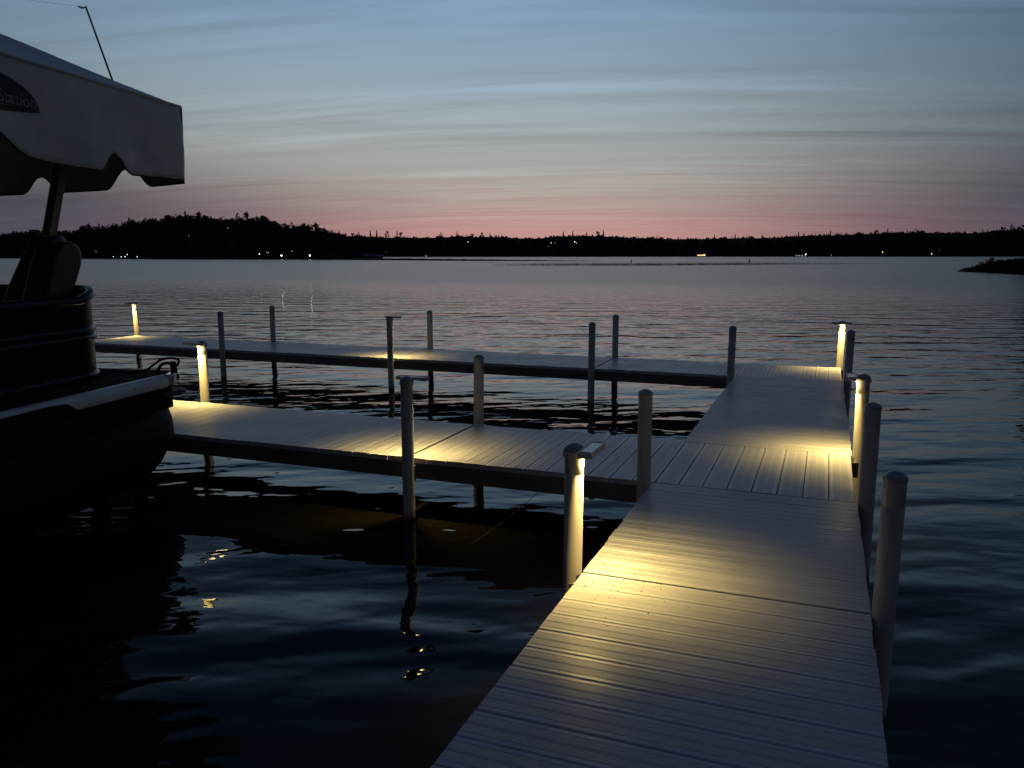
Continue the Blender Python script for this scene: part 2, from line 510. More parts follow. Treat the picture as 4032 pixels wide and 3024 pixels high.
# x, y, label, (lamp direction in degrees, lamp label) or None
POSTS = [
    (-r_, -0.012, 'white post with a solar lamp on the left edge of the walkway, nearest lit post', (0, 'solar lamp with a dark panel on top, the one nearest the camera')),
    (1.22 + r_, -0.012, 'large unlit white post on the right edge of the walkway, nearest the camera', None),
    (1.22 + r_, yA0 - .02, 'unlit grey post on the walkway right edge, just before the brightly lit one', None),
    (1.22 + r_, yA1 - .01, 'brightly lit post on the right edge where the near arm meets the walkway', (180, 'solar lamp on the right edge post where the near arm meets the walkway')),
    (-r_, yA0 - r_ + .005, 'unlit post standing in the inner corner of walkway and near arm', None),
    (-1.755, yA0 - r_, 'post with a solar lamp at the near arm front edge, standing in water', (90, 'solar lamp behind the cap of the front edge post of the near arm')),
    (-1.785, yA1 + r_, 'unlit warm toned post at the back edge of the near arm', None),
    (-4.79, yA1 + r_, 'glowing lit post at the back of the near arm beside the boat', (-90, 'solar lamp overhanging leftwards on the glowing post beside the boat')),
    (-r_, yB0 - r_ + .005, 'unlit post in the inner corner of walkway and far arm', None),
    (1.22 + r_, yB0 - .02, 'dark post at the far arm right end, before the lit corner post', None),
    (1.195, yB1 + r_, 'brightly lit post at the outer right corner of the far arm', (-90, 'thin solar lamp on the outer right corner post of the far arm')),
    (-1.79, yB0 - r_, 'unlit dark post at the front edge of the far arm, right of the centre', None),
    (-1.81, yB1 + r_, 'unlit post behind the far arm, rightmost of those before the corner', None),
    (-4.745, yB0 - r_, 'post with a solar lamp at the front edge of the far arm', (90, 'solar lamp peeking out behind the front edge post of the far arm')),
    (-4.79, yB1 + r_, 'unlit post behind the far arm with pale side, beside the lamp glow', None),
    (-7.73, yB0 - r_, 'dark unlit post at the front edge of the far arm, closest to the boat', None),
    (-7.79, yB1 + r_, 'dark unlit post behind the far arm, second from the left there', None),
    (-10.84, yB1 + r_, 'lit post at the far left end of the far arm', (-90, 'solar lamp on the leftmost post at the end of the far arm')),
]
proto_post, solar0 = {True: make_post(True), False: make_post(False)}, make_solar()
used_post, first_s = set(), True
for (x, y, lab, lamp) in POSTS:
    q = bool(lamp)
    o = proto_post[q] if q not in used_post else copy_tree(proto_post[q]); used_post.add(q)
    o.location = (x, y, random.uniform(-.006, .006))
    o.rotation_euler = (R(random.uniform(-.6, .6)), R(random.uniform(-.6, .6)), R(lamp[0] if lamp else (0 if x < -.02 and y < 1 else 180 if x > 1.2 else -90 if (y > 7 or 2 < y < 4) else 90)))
    tag(o, lab, 'post', PG)
    if lamp:
        s = solar0 if first_s else copy_tree(solar0); first_s = False
        s.location = (x, y, o.location.z); s.rotation_euler = (0, 0, R(lamp[0]))
        tag(s, lamp[1], 'lamp', 'solar lamps clamped to the dock posts')

# thin line from the near arm down to the lake
ml = MB()
a, b = Vector((-0.675, 1.598, -0.05)), Vector((-1.16, 1.17, -0.47))
ml.tube([a + (b - a) * t + Vector((0, 0, -.02 * math.sin(math.pi * t))) for t in np.linspace(0, 1, 9)], 0.0018, 6)
tag(ml.build('mooring_line', MAT['rope']), 'thin pale line running from the near arm rail down into the water', 'rope')

# insects drawn to the nearest lamp, lying on the planks
ins = MB()
for _ in range(70):
    x = abs(random.gauss(0.02, .20)) + .02; y = random.gauss(-.08, .20)
    if x > 1.1 or abs(y) < .012: continue
    M = Matrix.Translation((x, y, 0.0014)) @ Matrix.Rotation(random.uniform(0, 6.28), 4, 'Z')
    s = random.uniform(.0015, .0035)
    ins.box((-s * 1.6, -s * .45, 0), (s * 1.6, s * .45, .0016), M)
tag(ins.build('insects', MAT['ink']), 'tiny dark insects scattered on the planks under the nearest lamp', kind='stuff')

# ------------------------------------------------------------------ pontoon boat, raised on its lift
BO, BR = (-3.63, 1.25, 0), R(9.8)       # bow starboard corner; local +y bow, -x into the boat
boat = empty('pontoon_boat', BO, BR)
tag(boat, 'black pontoon boat with a silver edged bow deck, raised under a canopy', 'boat')
BW = 2.5
# deck slab
d = MB()
outline = [(0, -6.4), (0, -0.055), (-0.10, 0.195), (-BW + .10, 0.195), (-BW, -0.055), (-BW, -6.4)]
d.prism(outline, 'z', 0.44, 0.553)
d.build('deck', MAT['carpet'], boat, bevel=.006)
t = MB()
pr = [(0.003, .468), (.022, .474), (.031, .490), (.033, .515), (.029, .540), (.019, .556), (.004, .564), (-.03, .565), (-.03, .5535), (0.003, .5535)]
t.prism(pr, 'y', -6.4, -0.056)
t.build('side_trim', MAT['trim'], boat, smooth=True, angle=30)
t = MB()
t.prism([(-BW - a, b) for a, b in pr], 'y', -6.4, -0.056)
t.build('side_trim', MAT['trim'], boat, smooth=True, angle=30)
t = MB()
t.prism([(0.2 + a - .003, b) for a, b in pr], 'x', -BW + .115, -.115)
t.build('bow_trim', MAT['trim'], boat, smooth=True, angle=30)
for yy in (-.44, -1.75, -3.0):
    sc_ = MB(); sc_.tube([(0.030, yy, .520), (0.0335, yy, .520)], .0065, 10)
    sc_.build('trim_screw', MAT['rubber'], boat)
# corner castings
for sx in (1, -1):
    X = lambda x: x if sx == 1 else -BW - x
    c = MB()
    pl = [(.030, -.053), (.034, .010), (.018, .085), (-.015, .160), (-.060, .205), (-.108, .226), (-.115, .190), (-.10, .19), (-.002, -.053)]
    c.prism([(X(px), py) for px, py in pl], 'z', .484, .566)
    cc = c.build('corner_casting', MAT['chrome'], boat, bevel=.012, seg=3)
    e = MB()
    nx, ny = math.cos(R(28)), math.sin(R(28))
    ce = Vector((X(.0145), .095, .525)); dn = Vector((nx * sx, ny, 0))
    e.tube([ce - dn * .01, ce + dn * .006], .022, 16)
    e.build('nav_light', MAT['rubber'], cc)
    g = MB()
    pts = [(X(-.10), .02, .55)] + [(X(-.10 + .115 * (1 - math.cos(a)) / 2), .02 + .05 * (1 - math.cos(a)) / 2, .585 + .055 * math.sin(a)) for a in np.linspace(0, math.pi, 9)] + [(X(.012), .07, .55)]
    g.tube(pts, .012, 10)
    g.build('grab_handle', MAT['boatrail'], boat, smooth=True)
    k = MB(); k.lathe([(.024, .556), (.026, .575), (.020, .58), (.024, .60), (.024, .632), (.016, .642), (.004, .644)], 14, (X(-.045), .125))
    k.build('cleat', MAT['rubber'], boat, smooth=True)
    tb = MB()
    tb.prism([(X(.035), -.12), (X(.045), .10), (X(.03), .16), (X(-.01), .19), (X(-.06), .19), (X(-.06), -.12)], 'z', .395, .43)
    tb.build('bow_bracket', MAT['rubber'], boat, bevel=.010, seg=3)
    sh = MB(); sh.tube([(X(.012), .09, .488), (X(.018), .105, .470), (X(.018), .105, .445), (X(.010), .09, .429)], .007, 8)
    sh.build('shackle', MAT['chrome'], boat, smooth=True)
# pontoons with blunt rounded noses
for px in (-.37, -1.25, -BW + .37):
    p = MB(); seg = 28
    prof = [(-6.2, .365), (-.42, .365), (-.25, .360), (-.11, .348), (.0, .328), (.09, .298), (.17, .262), (.235, .220), (.28, .165), (.30, .10), (.307, .02)]
    top = .41; n0 = len(p.v)
    for y, r in prof:
        cz = top - r - (.09 * ((y - .13) / .1) ** 2 if y > .13 else 0)
        for kx in range(seg):
            an = 2 * math.pi * kx / seg
            p.v.append((px + r * math.cos(an), y, cz + r * math.sin(an)))
    for i in range(len(prof) - 1):
        for kx in range(seg):
            k2 = (kx + 1) % seg
            p.f.append((n0 + i * seg + kx, n0 + i * seg + k2, n0 + (i + 1) * seg + k2, n0 + (i + 1) * seg + kx))
    p.f.append(tuple(n0 + kx for kx in range(seg))); p.f.append(tuple(n0 + (len(prof) - 1) * seg + kx for kx in range(seg)))
    p.build('pontoon', MAT['hull'], boat, smooth=True, angle=50)
for yy in (-.6, -1.6, -2.6, -3.6, -4.6, -5.6):
    cb = MB(); cb.box((-BW + .05, yy - .03, .395), (-.05, yy + .03, .438))
    cb.build('cross_member', MAT['hull'], boat)
for xx in (-.035, -BW + .035):
    sk = MB(); sk.box((xx - .012, -6.3, .30), (xx + .012, .06, .4385)); sk.build('side_skirt', MAT['hull'], boat)


# fence: path with rounded front corners
def fence_path(inset=0.0, n=9):
    xs, yf, Rr = -.42 - inset, -.02 - inset, .35 - inset
    xp = -BW + .42 + inset
    pts = [(xs, -6.0), (xs, yf - Rr)]
    for i in range(1, n):
        a = math.pi / 2 * i / n
        pts.append((xs - Rr + Rr * math.cos(a), yf - Rr + Rr * math.sin(a)))
    pts += [(xs - Rr, yf), (xp + Rr, yf)]
    for i in range(1, n):
        a = math.pi / 2 + math.pi / 2 * i / n
        pts.append((xp + Rr + Rr * math.cos(a), yf - Rr + Rr * math.sin(a)))
    pts += [(xp, yf - Rr), (xp, -6.0)]
    return pts


def wall(path_o, path_i, z0, z1, rise=0.0):
    w = MB(); n = len(path_o)
    for (a, b) in zip(path_o, path_i):
        zz = z1 + rise * max(0, min(1, (a[1] + .40) / .30))
        w.v += [(*a, z0), (*a, zz), (*b, zz), (*b, z0)]
    for i in range(n - 1):
        for k in range(4):
            k2 = (k + 1) % 4
            w.f.append((i * 4 + k, i * 4 + k2, (i + 1) * 4 + k2, (i + 1) * 4 + k))
    w.f.append((0, 1, 2, 3)); w.f.append(tuple((n - 1) * 4 + k for k in (3, 2, 1, 0)))
    return w


fp, fi = fence_path(0, 12), fence_path(.025, 12)
wall(fp, fi, .60, .86).build('lower_fence_panel', MAT['panel'], boat, smooth=True, angle=40)
wall(fp, fi, .91, 1.10, .075).build('upper_fence_panel', MAT['panel'], boat, smooth=True, angle=40)
for z, r, nm in ((1.122, .034, 'top_rail'), (.918, .024, 'middle_rail'), (.862, .026, 'middle_rail'), (.585, .026, 'bottom_rail')):
    pth = fence_path(.012 - r * .35, 12)
    rise = (lambda y: .075 * max(0, min(1, (y + .40) / .30)) ** 1.0) if nm == 'top_rail' else (lambda y: 0)
    rb = MB(); rb.tube([(x, y, z + rise(y)) for x, y in pth], r, 12)
    rb.build(nm, MAT['boatrail'], boat, smooth=True, angle=60)
gs = MB(); gs.box((-.86, .0, .56), (-.80, .06, .80)); gs.build('gate_stop', MAT['trim'], boat, bevel=.01)
# bow lounge backrests (side profile, extruded across the seat)
bp_ = [(-.52, 1.0), (-.43, 1.22), (-.29, 1.42), (-.17, 1.555), (-.12, 1.59), (-.06, 1.603), (0.0, 1.59), (.03, 1.56), (.02, 1.46), (-.08, 1.22), (-.14, 1.0)]
m_ = MB(); m_.prism(bp_, 'x', -.97, -.79)
m_.build('lounge_backrest', MAT['seat'], boat, smooth=True, bevel=.035, seg=4, angle=50)
bp2 = [(-.56, 1.0), (-.50, 1.20), (-.40, 1.42), (-.35, 1.505), (-.295, 1.545), (-.215, 1.552), (-.15, 1.525), (-.122, 1.465), (-.132, 1.38), (-.19, 1.27), (-.26, 1.16), (-.34, 1.0)]
m_ = MB(); m_.prism(bp2, 'x', -.77, -.555)
m_.build('side_bolster', MAT['seat'], boat, smooth=True, bevel=.03, seg=4, angle=50)
b_ = MB(); b_.box((-1.30, -1.7, .57), (-.50, -.12, .98)); b_.build('bow_bench', MAT['seat'], boat, bevel=.05, seg=3)
b_ = MB(); b_.box((-BW + .46, -5.2, .57), (-BW + .62, -.6, 1.215)); b_.build('port_seat_back', MAT['seat'], boat, bevel=.05, seg=3)
b_ = MB(); b_.box((-1.6, -3.4, .57), (-.6, -2.7, 1.25)); b_.build('helm_console', MAT['panel'], boat, bevel=.05, seg=3)
b_ = MB(); b_.box((-1.45, -6.75, -.25), (-1.05, -6.4, .95)); b_.build('outboard_motor', MAT['hull'], boat, bevel=.06, seg=3)

# cable looped over the bow deck
cpts = [(-.60, -.06, .566), (-.52, .015, .564), (-.42, .045, .563), (-.33, .06, .564), (-.25, .075, .575), (-.19, .085, .615), (-.13, .10, .655), (-.06, .12, .668), (-.005, .135, .655), (-.01, .135, .62), (-.03, .13, .60)]
mr = empty('mooring_cable', BO, BR)
tag(mr, 'black cable looping over the bow deck of the boat to its corner cleat', 'cable')


def smooth_path(p, k=5):
    p = [Vector(q) for q in p]; out = []
    for i in range(len(p) - 1):
        p0, p1, p2, p3 = p[max(i - 1, 0)], p[i], p[i + 1], p[min(i + 2, len(p) - 1)]
        for j in range(k):
            t = j / k
            out.append(.5 * ((2 * p1) + (p2 - p0) * t + (2 * p0 - 5 * p1 + 4 * p2 - p3) * t * t + (3 * p1 - p0 - 3 * p2 + p3) * t ** 3))
    out.append(p[-1]); return out


c = MB(); c.tube(smooth_path(cpts), .009, 8); c.build('cable', MAT['rubber'], mr, smooth=True)

# ------------------------------------------------------------------ boat lift and its canopy
lift = empty('boat_lift', BO, BR)
tag(lift, 'boat lift with a pale vinyl canopy roof and scalloped valance over the boat', 'boat lift')
Y0 = -7.0                                   # rear end of the canopy
ZT, ZB = 2.568, 2.013
CW = 2.9                                    # canopy width


def end_y(x):                               # the bow end runs a little skew and bows out
    l = -x / CW
    return .39 + 0.86 * l + .10 * math.sin(math.pi * l)


def side_bottom(y):
    z = ZB + .010 * math.sin(3.1 * y)
    for c0, hw, hh in ((-.445, .155, .125), (-1.53, .34, .15), (-2.6, .17, .12), (-3.65, .34, .15), (-4.7, .17, .12), (-5.8, .34, .15)):
        d = y - c0; w_ = hw * (.72 if d < 0 else 1.15)
        q = abs(d) / w_
        if q < 1: z = max(z, ZB + .010 * math.sin(3.1 * y) + hh * (.5 + .5 * math.cos(math.pi * q ** 1.25)))
    return z


def cloth(rows, name, mat):
    """thin double skin between a grid of points (rows x cols)"""
    nr, nc = len(rows), len(rows[0])
    v = np.array(rows, dtype=float).reshape(-1, 3)
    q = np.array([(i * nc + j, i * nc + j + 1, (i + 1) * nc + j + 1, (i + 1) * nc + j) for i in range(nr - 1) for j in range(nc - 1)])
    o = np_mesh(name, v, q, mat, lift, smooth=True)
    m = o.modifiers.new('skin', 'SOLIDIFY'); m.thickness = .004; m.offset = 0
    return o


def wob(y, z):
    return .014 * math.sin(2.3 * y + .5) + .011 * math.sin(6.1 * y + 5.2 * z) + .012 * math.sin(11 * y + 1.0 - 3 * z) * (ZT - z)


ye = end_y(0)
ys = list(np.linspace(Y0, ye - .06, 240))
rows = []
for t in np.linspace(0, 1, 14):
    row = []
    for y in ys + [ye - .03, ye - .008, ye]:
        zb = side_bottom(y)
        if y > ye - .065: zb += (y - ye + .065) ** 2 * 9
        z = ZT + (zb - ZT) * t
        sag = -.018 * abs(math.sin((y + .4) * 3.0)) * (1 - t) * 0
        bulge = .035 * math.sin(math.pi * min(1, t * 1.0)) * math.exp(-((y - ye) / .35) ** 2)
        x = wob(y, z) * t * min(1, (ye - y) / .5 + .15) + bulge * .25
        yy = y - (0.02 * (1 - t) if y > ye - .05 else 0) + (.012 * t * (1 - t) * 4 if y > ye - .1 else 0)
        if y >= ye - .0301: x -= (.004, .016, .034)[[ye - .03, ye - .008, ye].index(y)]
        row.append((x, yy, z))
    rows.append(row)
cloth(rows, 'side_valance', MAT['canvas'])
eb = MB(); eb.tube([rows[-1][i] for i in range(0, len(rows[-1]), 2)], .0055, 6)
eb.build('edge_binding', MAT['rubber'], lift, smooth=True)
rows = [[(-CW - p[0], p[1] + (end_y(-CW) - ye) * max(0, (p[1] + 1) / (ye + 1) if p[1] > -1 else 0), p[2]) for p in row] for row in rows]
cloth(rows, 'side_valance', MAT['canvas'])


def end_bottom(l):
    z = ZB - .012
    for c0, hw, hh in ((.72, .26, .15), (1.86, .24, .13), (2.7, .2, .13)):
        q = abs(l - c0) / hw
        if q < 1: z = max(z, ZB + hh * (.5 + .5 * math.cos(math.pi * q ** 1.3)))
    return z


rows = []
for t in np.linspace(0, 1, 10):
    row = []
    for l in np.linspace(0.004, CW - .004, 110):
        zb = end_bottom(l)
        z = ZT + (zb - ZT) * t
        row.append((-l, end_y(-l) + wob(l * 1.3 + 2, z) * t - (.02 if 0 else 0), z))
    rows.append(row)
eb = MB(); eb.tube([rows[-1][i] for i in range(0, len(rows[-1]), 2)], .0055, 6)
eb.build('edge_binding', MAT['rubber'], lift, smooth=True)
cloth(rows, 'end_valance', MAT['canvas'])
rows = []
for t in np.linspace(0, 1, 10):
    rows.append([(-l, Y0 + wob(l, ZT - t * .5) * t, ZT + (end_bottom(l) - ZT) * t) for l in np.linspace(0.03, CW - .03, 60)])
cloth(rows, 'end_valance', MAT['canvas'])


# roof: ridge with hipped ends
def roof_z(x, y):
    l = -x
    h = min(l, CW - l) / (CW / 2)
    dist = end_y(x) - y
    h2 = dist / (.95)
    h3 = (y - Y0) / .95
    hh = max(0, min(h, h2, h3, 1))
    sm = hh - .10 * max(0, hh - .8)
    return ZT + .60 * sm - .018 * math.sin(math.pi * hh) * abs(math.sin(y * 2.6))


rows = []
for x in np.linspace(.002, -CW - .002, 41):
    e = end_y(x)
    rows.append([(x, y, roof_z(x, y) + .004) for y in list(np.linspace(Y0, e - 1.2, 60)) + list(np.linspace(e - 1.15, e, 30))])
cloth(rows, 'canopy_roof', MAT['canvas'])
# hem along the valance top
hm = MB()
hm.tube([(.003 + wob(y, ZT) * 0, y, ZT + .001) for y in np.linspace(Y0, ye - .03, 60)], .010, 8)
hm.build('canopy_hem', MAT['canvas'], lift, smooth=True)
# frame under the roof
fr = MB()
for yy in (-6.6, -4.8, -3.0, -1.2, .25):
    fr.tube([(-.04, yy, ZT - .02), (-CW / 2, yy, ZT + .53), (-CW + .04, yy, ZT - .02)], .016, 8)
fr.tube([(-CW / 2, -6.6, ZT + .53), (-CW / 2, .25, ZT + .53)], .016, 8)
for xx in (-.05, -CW + .05):
    fr.tube([(xx, Y0 + .05, ZT - .03), (xx, ye - .05, ZT - .03)], .016, 8)
fr.build('canopy_frame', MAT['lift'], lift)
br = MB(); br.tube([(-1.2, .54, 2.30), (-1.2, .293, 1.587), (-1.2, .14, 1.15)], .052, 4, sq=True)
br.build('canopy_brace', MAT['tan'], lift)
for (xx, yy) in ((.20, -2.3), (.20, -5.6), (-2.95, -2.3), (-2.95, -5.6)):
    lp = MB(); lp.box((xx - .045, yy - .045, -1.7), (xx + .045, yy + .045, 1.5)); lp.box((xx - .03, yy - .03, 1.5), (xx + .03, yy + .03, 2.53))
    lp.build('lift_post', MAT['lift'], lift, bevel=.004)
lg = MB(); lg.box((-.80, .03, -1.7), (-.70, .13, -.21)); lg.build('bunk_leg', MAT['lift'], lift, bevel=.004)
bk = MB()
for yy in (-2.3, -5.6): bk.box((-2.95, yy - .05, -.33), (.20, yy + .05, -.215))
for xx in (-.75, -1.75): bk.box((xx - .05, -5.9, -.2105), (xx + .05, .1, -.12))
bk.build('bunk_frame', MAT['lift'], lift)
gp = MB()
gp.tube([(.085, -1.95, .505), (.085, -1.30, .505), (.085, -1.17, .50), (.085, -1.12, .475), (.085, -1.10, .44)], [.045, .05, .048, .04, .02], 12)
gp.tube([(.085, -1.95, .505), (.20, -2.3, .505)], .025, 8)
gp.build('guide_pad', MAT['carpet'], lift, smooth=True)

# printed emblem on the valance: dark half dome, band, lettering
def on_val(y, z, off): return (wob(y, z) * max(0, min(1, (ZT - z) / (ZT - ZB))) + off, y, z)


em = MB(); cy, cz, rx, ry = -1.50, 2.298, .44, .178
na, nr2 = 40, 8
for lo, hi, mat_, nm, off in ((0.0, 1.0, 'ink', 'emblem_outline', .0045), (0.0, .93, 'navy', 'emblem_dome', .0065)):
    e = MB()
    for i in range(na + 1):
        a = math.pi * i / na
        for j in range(nr2 + 1):
            q = lo + (hi - lo) * j / nr2
            e.v.append(on_val(cy - rx * math.cos(a) * q, cz + ry * math.sin(a) * q, off))
    for i in range(na):
        for j in range(nr2):
            e.f.append((i * (nr2 + 1) + j, (i + 1) * (nr2 + 1) + j, (i + 1) * (nr2 + 1) + j + 1, i * (nr2 + 1) + j + 1))
    e.build(nm, MAT[mat_], lift, fixn=False)
e = MB()
yl = list(np.linspace(-1.90, -1.085, 30)); nb = len(yl)
for y in yl: e.v += [on_val(y, 2.298, .0085), on_val(y, 2.385 - .30 * (y + 1.5) ** 2, .0085)]
for i in range(nb - 1): e.f.append((2 * i, 2 * i + 2, 2 * i + 3, 2 * i + 1))
e.build('emblem_band', MAT['ink'], lift, fixn=False)
e = MB()
yl = list(np.linspace(-1.94, -1.055, 30))
for i, y in enumerate(yl):
    th_ = .020 * math.sin(math.pi * min(1, (i + .3) / 29.5)) ** .5
    zc = 2.283 - .010 * math.cos((y + 1.5) * 6)
    e.v += [on_val(y, zc - th_, .0050), on_val(y, zc + th_ * .8, .0050)]
for i in range(len(yl) - 1): e.f.append((2 * i, 2 * i + 2, 2 * i + 3, 2 * i + 1))
e.build('emblem_swoosh', MAT['ink'], lift, fixn=False)
fc = bpy.data.curves.new('word', 'FONT'); fc.body = 'Station'; fc.size = .098; fc.align_x = 'RIGHT'; fc.space_character = 1.02; fc.offset = .0012
to = bpy.data.objects.new('word', fc); col.objects.link(to)
bpy.context.view_layer.update()
tm = bpy.data.meshes.new_from_object(to.evaluated_get(bpy.context.evaluated_depsgraph_get()))
bpy.data.objects.remove(to)
for v in tm.vertices:
    y, z = -1.083 + v.co.x, 2.306 + v.co.y
    v.co = on_val(y, z, .0105)
tm.materials.clear(); tm.materials.append(MAT['letter'])
lo = bpy.data.objects.new('emblem_lettering', tm); col.objects.link(lo); lo.parent = lift

# rod with a line on the canopy ridge
rodt = empty('line_rod', BO, BR)
tag(rodt, 'thin black rod rising from the canopy roof with a line tied to its tip', 'rod')
base, tip = Vector((-1.2, 1.21, 2.98)), Vector((-1.2, .94, 3.525))
q = MB(); q.tube([base, tip], [.0085, .0075], 8); q.build('rod', MAT['rod'], rodt)
q = MB(); q.tube([tip + Vector((0, -.005, -.012)), tip + Vector((-.01, -.03, -.022)), tip + Vector((-.012, -.065, -.022)), tip + Vector((-.012, -.085, -.022))], [.004, .010, .008, .002], 8)
q.build('clip', MAT['trim'], rodt, smooth=True)
q = MB(); a, b = tip + Vector((-.012, -.08, -.022)), Vector((-1.3, -1.6, 3.50))
q.tube([a + (b - a) * t + Vector((0, 0, -.16 * math.sin(math.pi * t))) for t in np.linspace(0, 1, 14)], .0009, 5)
q.build('line', MAT['rope'], rodt)


# ------------------------------------------------------------------ far shores
def at(az, D, z=0.0):
    a = R(az); return (CAM.x + D * math.sin(a), CAM.y + D * math.cos(a), z)


def ztop(te, D): return CAM.z + te * D


def interp(tab, az):
    xs = [t[0] for t in tab]; return float(np.interp(az, xs, [t[1] for t in tab]))


LEFT = [(-62, 0.022), (-53.39, 0.02343), (-52.86, 0.02434), (-52.47, 0.02653), (-51.46, 0.02811), (-50.62, 0.02833), (-49.41, 0.02783), (-48.99, 0.03226), (-48.27, 0.033), (-47.79, 0.03341), (-47.32, 0.03518), (-46.68, 0.03811), (-45.98, 0.0386), (-45.64, 0.04091), (-44.5, 0.04321), (-43.68, 0.04571), (-42.67, 0.04687), (-41.69, 0.04745), (-41.34, 0.04355), (-40.6, 0.04287), (-40.0, 0.04302), (-38.98, 0.04471), (-38.36, 0.04601), (-37.75, 0.04498), (-37.45, 0.04125), (-36.93, 0.03753), (-36.2, 0.03765), (-35.45, 0.03599), (-34.52, 0.03374), (-33.88, 0.03143), (-33.45, 0.02759), (-32.92, 0.02674), (-32.13, 0.02319), (-31.2, 0.014), (-30.2, 0.006)]
LSH = [(-62, 900), (-53.5, 801), (-49.55, 615), (-42.1, 476), (-33.9, 412), (-30, 405)]
FAR = [(-36, 0.0235), (-33.85, 0.02307), (-32.87, 0.02404), (-28.81, 0.02366), (-26.7, 0.02372), (-25.83, 0.02435), (-25.12, 0.02589), (-24.05, 0.02437), (-22.75, 0.02499), (-20.95, 0.02313), (-19.36, 0.02279), (-18.24, 0.0252), (-16.11, 0.02601), (-14.45, 0.02469), (-13.2, 0.02339), (-11.54, 0.02265), (-10.44, 0.02165), (-7.64, 0.02138), (-6.02, 0.02238), (-4.21, 0.02215), (-2.85, 0.02254), (-1.91, 0.02414), (-1.0, 0.02485), (0.22, 0.02463), (1.59, 0.02549), (2.76, 0.02609), (4.4, 0.02654), (5.12, 0.02719), (6.4, 0.02551), (8.18, 0.02504), (9.47, 0.02759), (10.02, 0.02846), (10.83, 0.02717), (14, .030), (20, .03)]
FD, FRIDGE = 1200, 1380


def crown_arrays(kind, n, seed, leaf):
    """leaf-clump quads of one crown: unit height 0..1, radius about 0.3"""
    g = np.random.default_rng(seed)
    if kind == 'conifer':
        h = g.random(n) ** .8
        r = .20 * (1 - h) * (0.55 + .45 * g.random(n)) * (0.75 + .25 * np.sin(h * 42))
        a = g.random(n) * 2 * np.pi
        c = np.stack([r * np.cos(a), r * np.sin(a), .08 + .92 * h], 1)
    else:
        nb = 9
        bc = np.stack([g.normal(0, .13, nb), g.normal(0, .13, nb), .40 + .50 * g.random(nb)], 1)
        bc[:, :2] *= (1.35 - bc[:, 2:3]) * 1.5
        br_ = .10 + .09 * g.random(nb)
        k = g.integers(0, nb, n)
        dv = g.normal(0, 1, (n, 3)); dv /= np.linalg.norm(dv, axis=1)[:, None]
        c = bc[k] + dv * (br_[k] * (g.random(n) ** .4))[:, None] * np.array([1.1, 1.1, .85])
        c[:, 2] = np.minimum(c[:, 2], 1.0)
    d1 = g.normal(0, 1, (n, 3)); d1 /= np.linalg.norm(d1, axis=1)[:, None]
    d2 = g.normal(0, 1, (n, 3)); d2 -= d1 * (d1 * d2).sum(1)[:, None]; d2 /= np.linalg.norm(d2, axis=1)[:, None]
    s = leaf * (0.6 + .8 * g.random(n))[:, None]
    v = np.stack([c + d1 * s, c + d2 * s * .7, c - d1 * s, c - d2 * s * .7], 1).reshape(-1, 3)
    return v, np.arange(n * 4).reshape(-1, 4)


PROTO_N = {'broad': [crown_arrays('broad', 210, i, .062) for i in range(5)], 'conifer': [crown_arrays('conifer', 110, 20 + i, .045) for i in range(3)]}
PROTO_F = {'broad': [crown_arrays('broad', 64, 40 + i, .085) for i in range(5)], 'conifer': [crown_arrays('conifer', 56, 60 + i, .06) for i in range(3)]}


def forest(name, label, trees, protos, mat):
    V, F, n = [], [], 0
    for (x, y, z0, h, wdt, kind) in trees:
        pv, pf = protos[kind][rng.integers(len(protos[kind]))]
        a = rng.random() * 6.28; c_, s_ = math.cos(a), math.sin(a)
        X = pv[:, 0] * wdt; Y = pv[:, 1] * wdt
        V.append(np.stack([x + X * c_ - Y * s_, y + X * s_ + Y * c_, z0 + pv[:, 2] * h], 1)); F.append(pf + n); n += len(pv)
    o = np_mesh(name, np.concatenate(V), np.concatenate(F), mat)
    return tag(o, label, kind='stuff')


def hill_mesh(name, label, azs, shore, ridge, back, top):
    """terrain strip: shore at the water, ridge height from top(az), falling behind"""
    rows = []
    for t in (0, .04, .25, .5, .75, 1.0, 1.5):
        row = []
        for az in azs:
            d0, d1 = shore(az), ridge(az)
            D = d0 + (d1 - d0) * t
            zr = max(.3, top(az))
            z = {0: WZ - .5, .04: .5}.get(t, None)
            if z is None: z = .5 + (zr - .5) * min(1, t) if t <= 1 else WZ - 1
            row.append(at(az, D, z))
        rows.append(row)
    v = np.array(rows).reshape(-1, 3); nc = len(azs)
    q = np.array([(i * nc + j, i * nc + j + 1, (i + 1) * nc + j + 1, (i + 1) * nc + j) for i in range(len(rows) - 1) for j in range(nc - 1)])
    return tag(np_mesh(name, v, q, MAT['soil'], smooth=True), label, kind='structure')


lsh = lambda az: interp(LSH, az)
lrg = lambda az: lsh(az) + 150
hill_mesh('hill', 'dark wooded hill on the left shore', np.linspace(-62, -30.6, 80), lsh, lrg, 0, lambda az: ztop(interp(LEFT, az), lrg(az)) - 3.5)
hill_mesh('far_shore', 'low dark shore across the lake', np.linspace(-36, 20, 120), lambda a: FD, lambda a: FRIDGE, 0, lambda az: ztop(interp(FAR, az), FRIDGE) - 3.0)

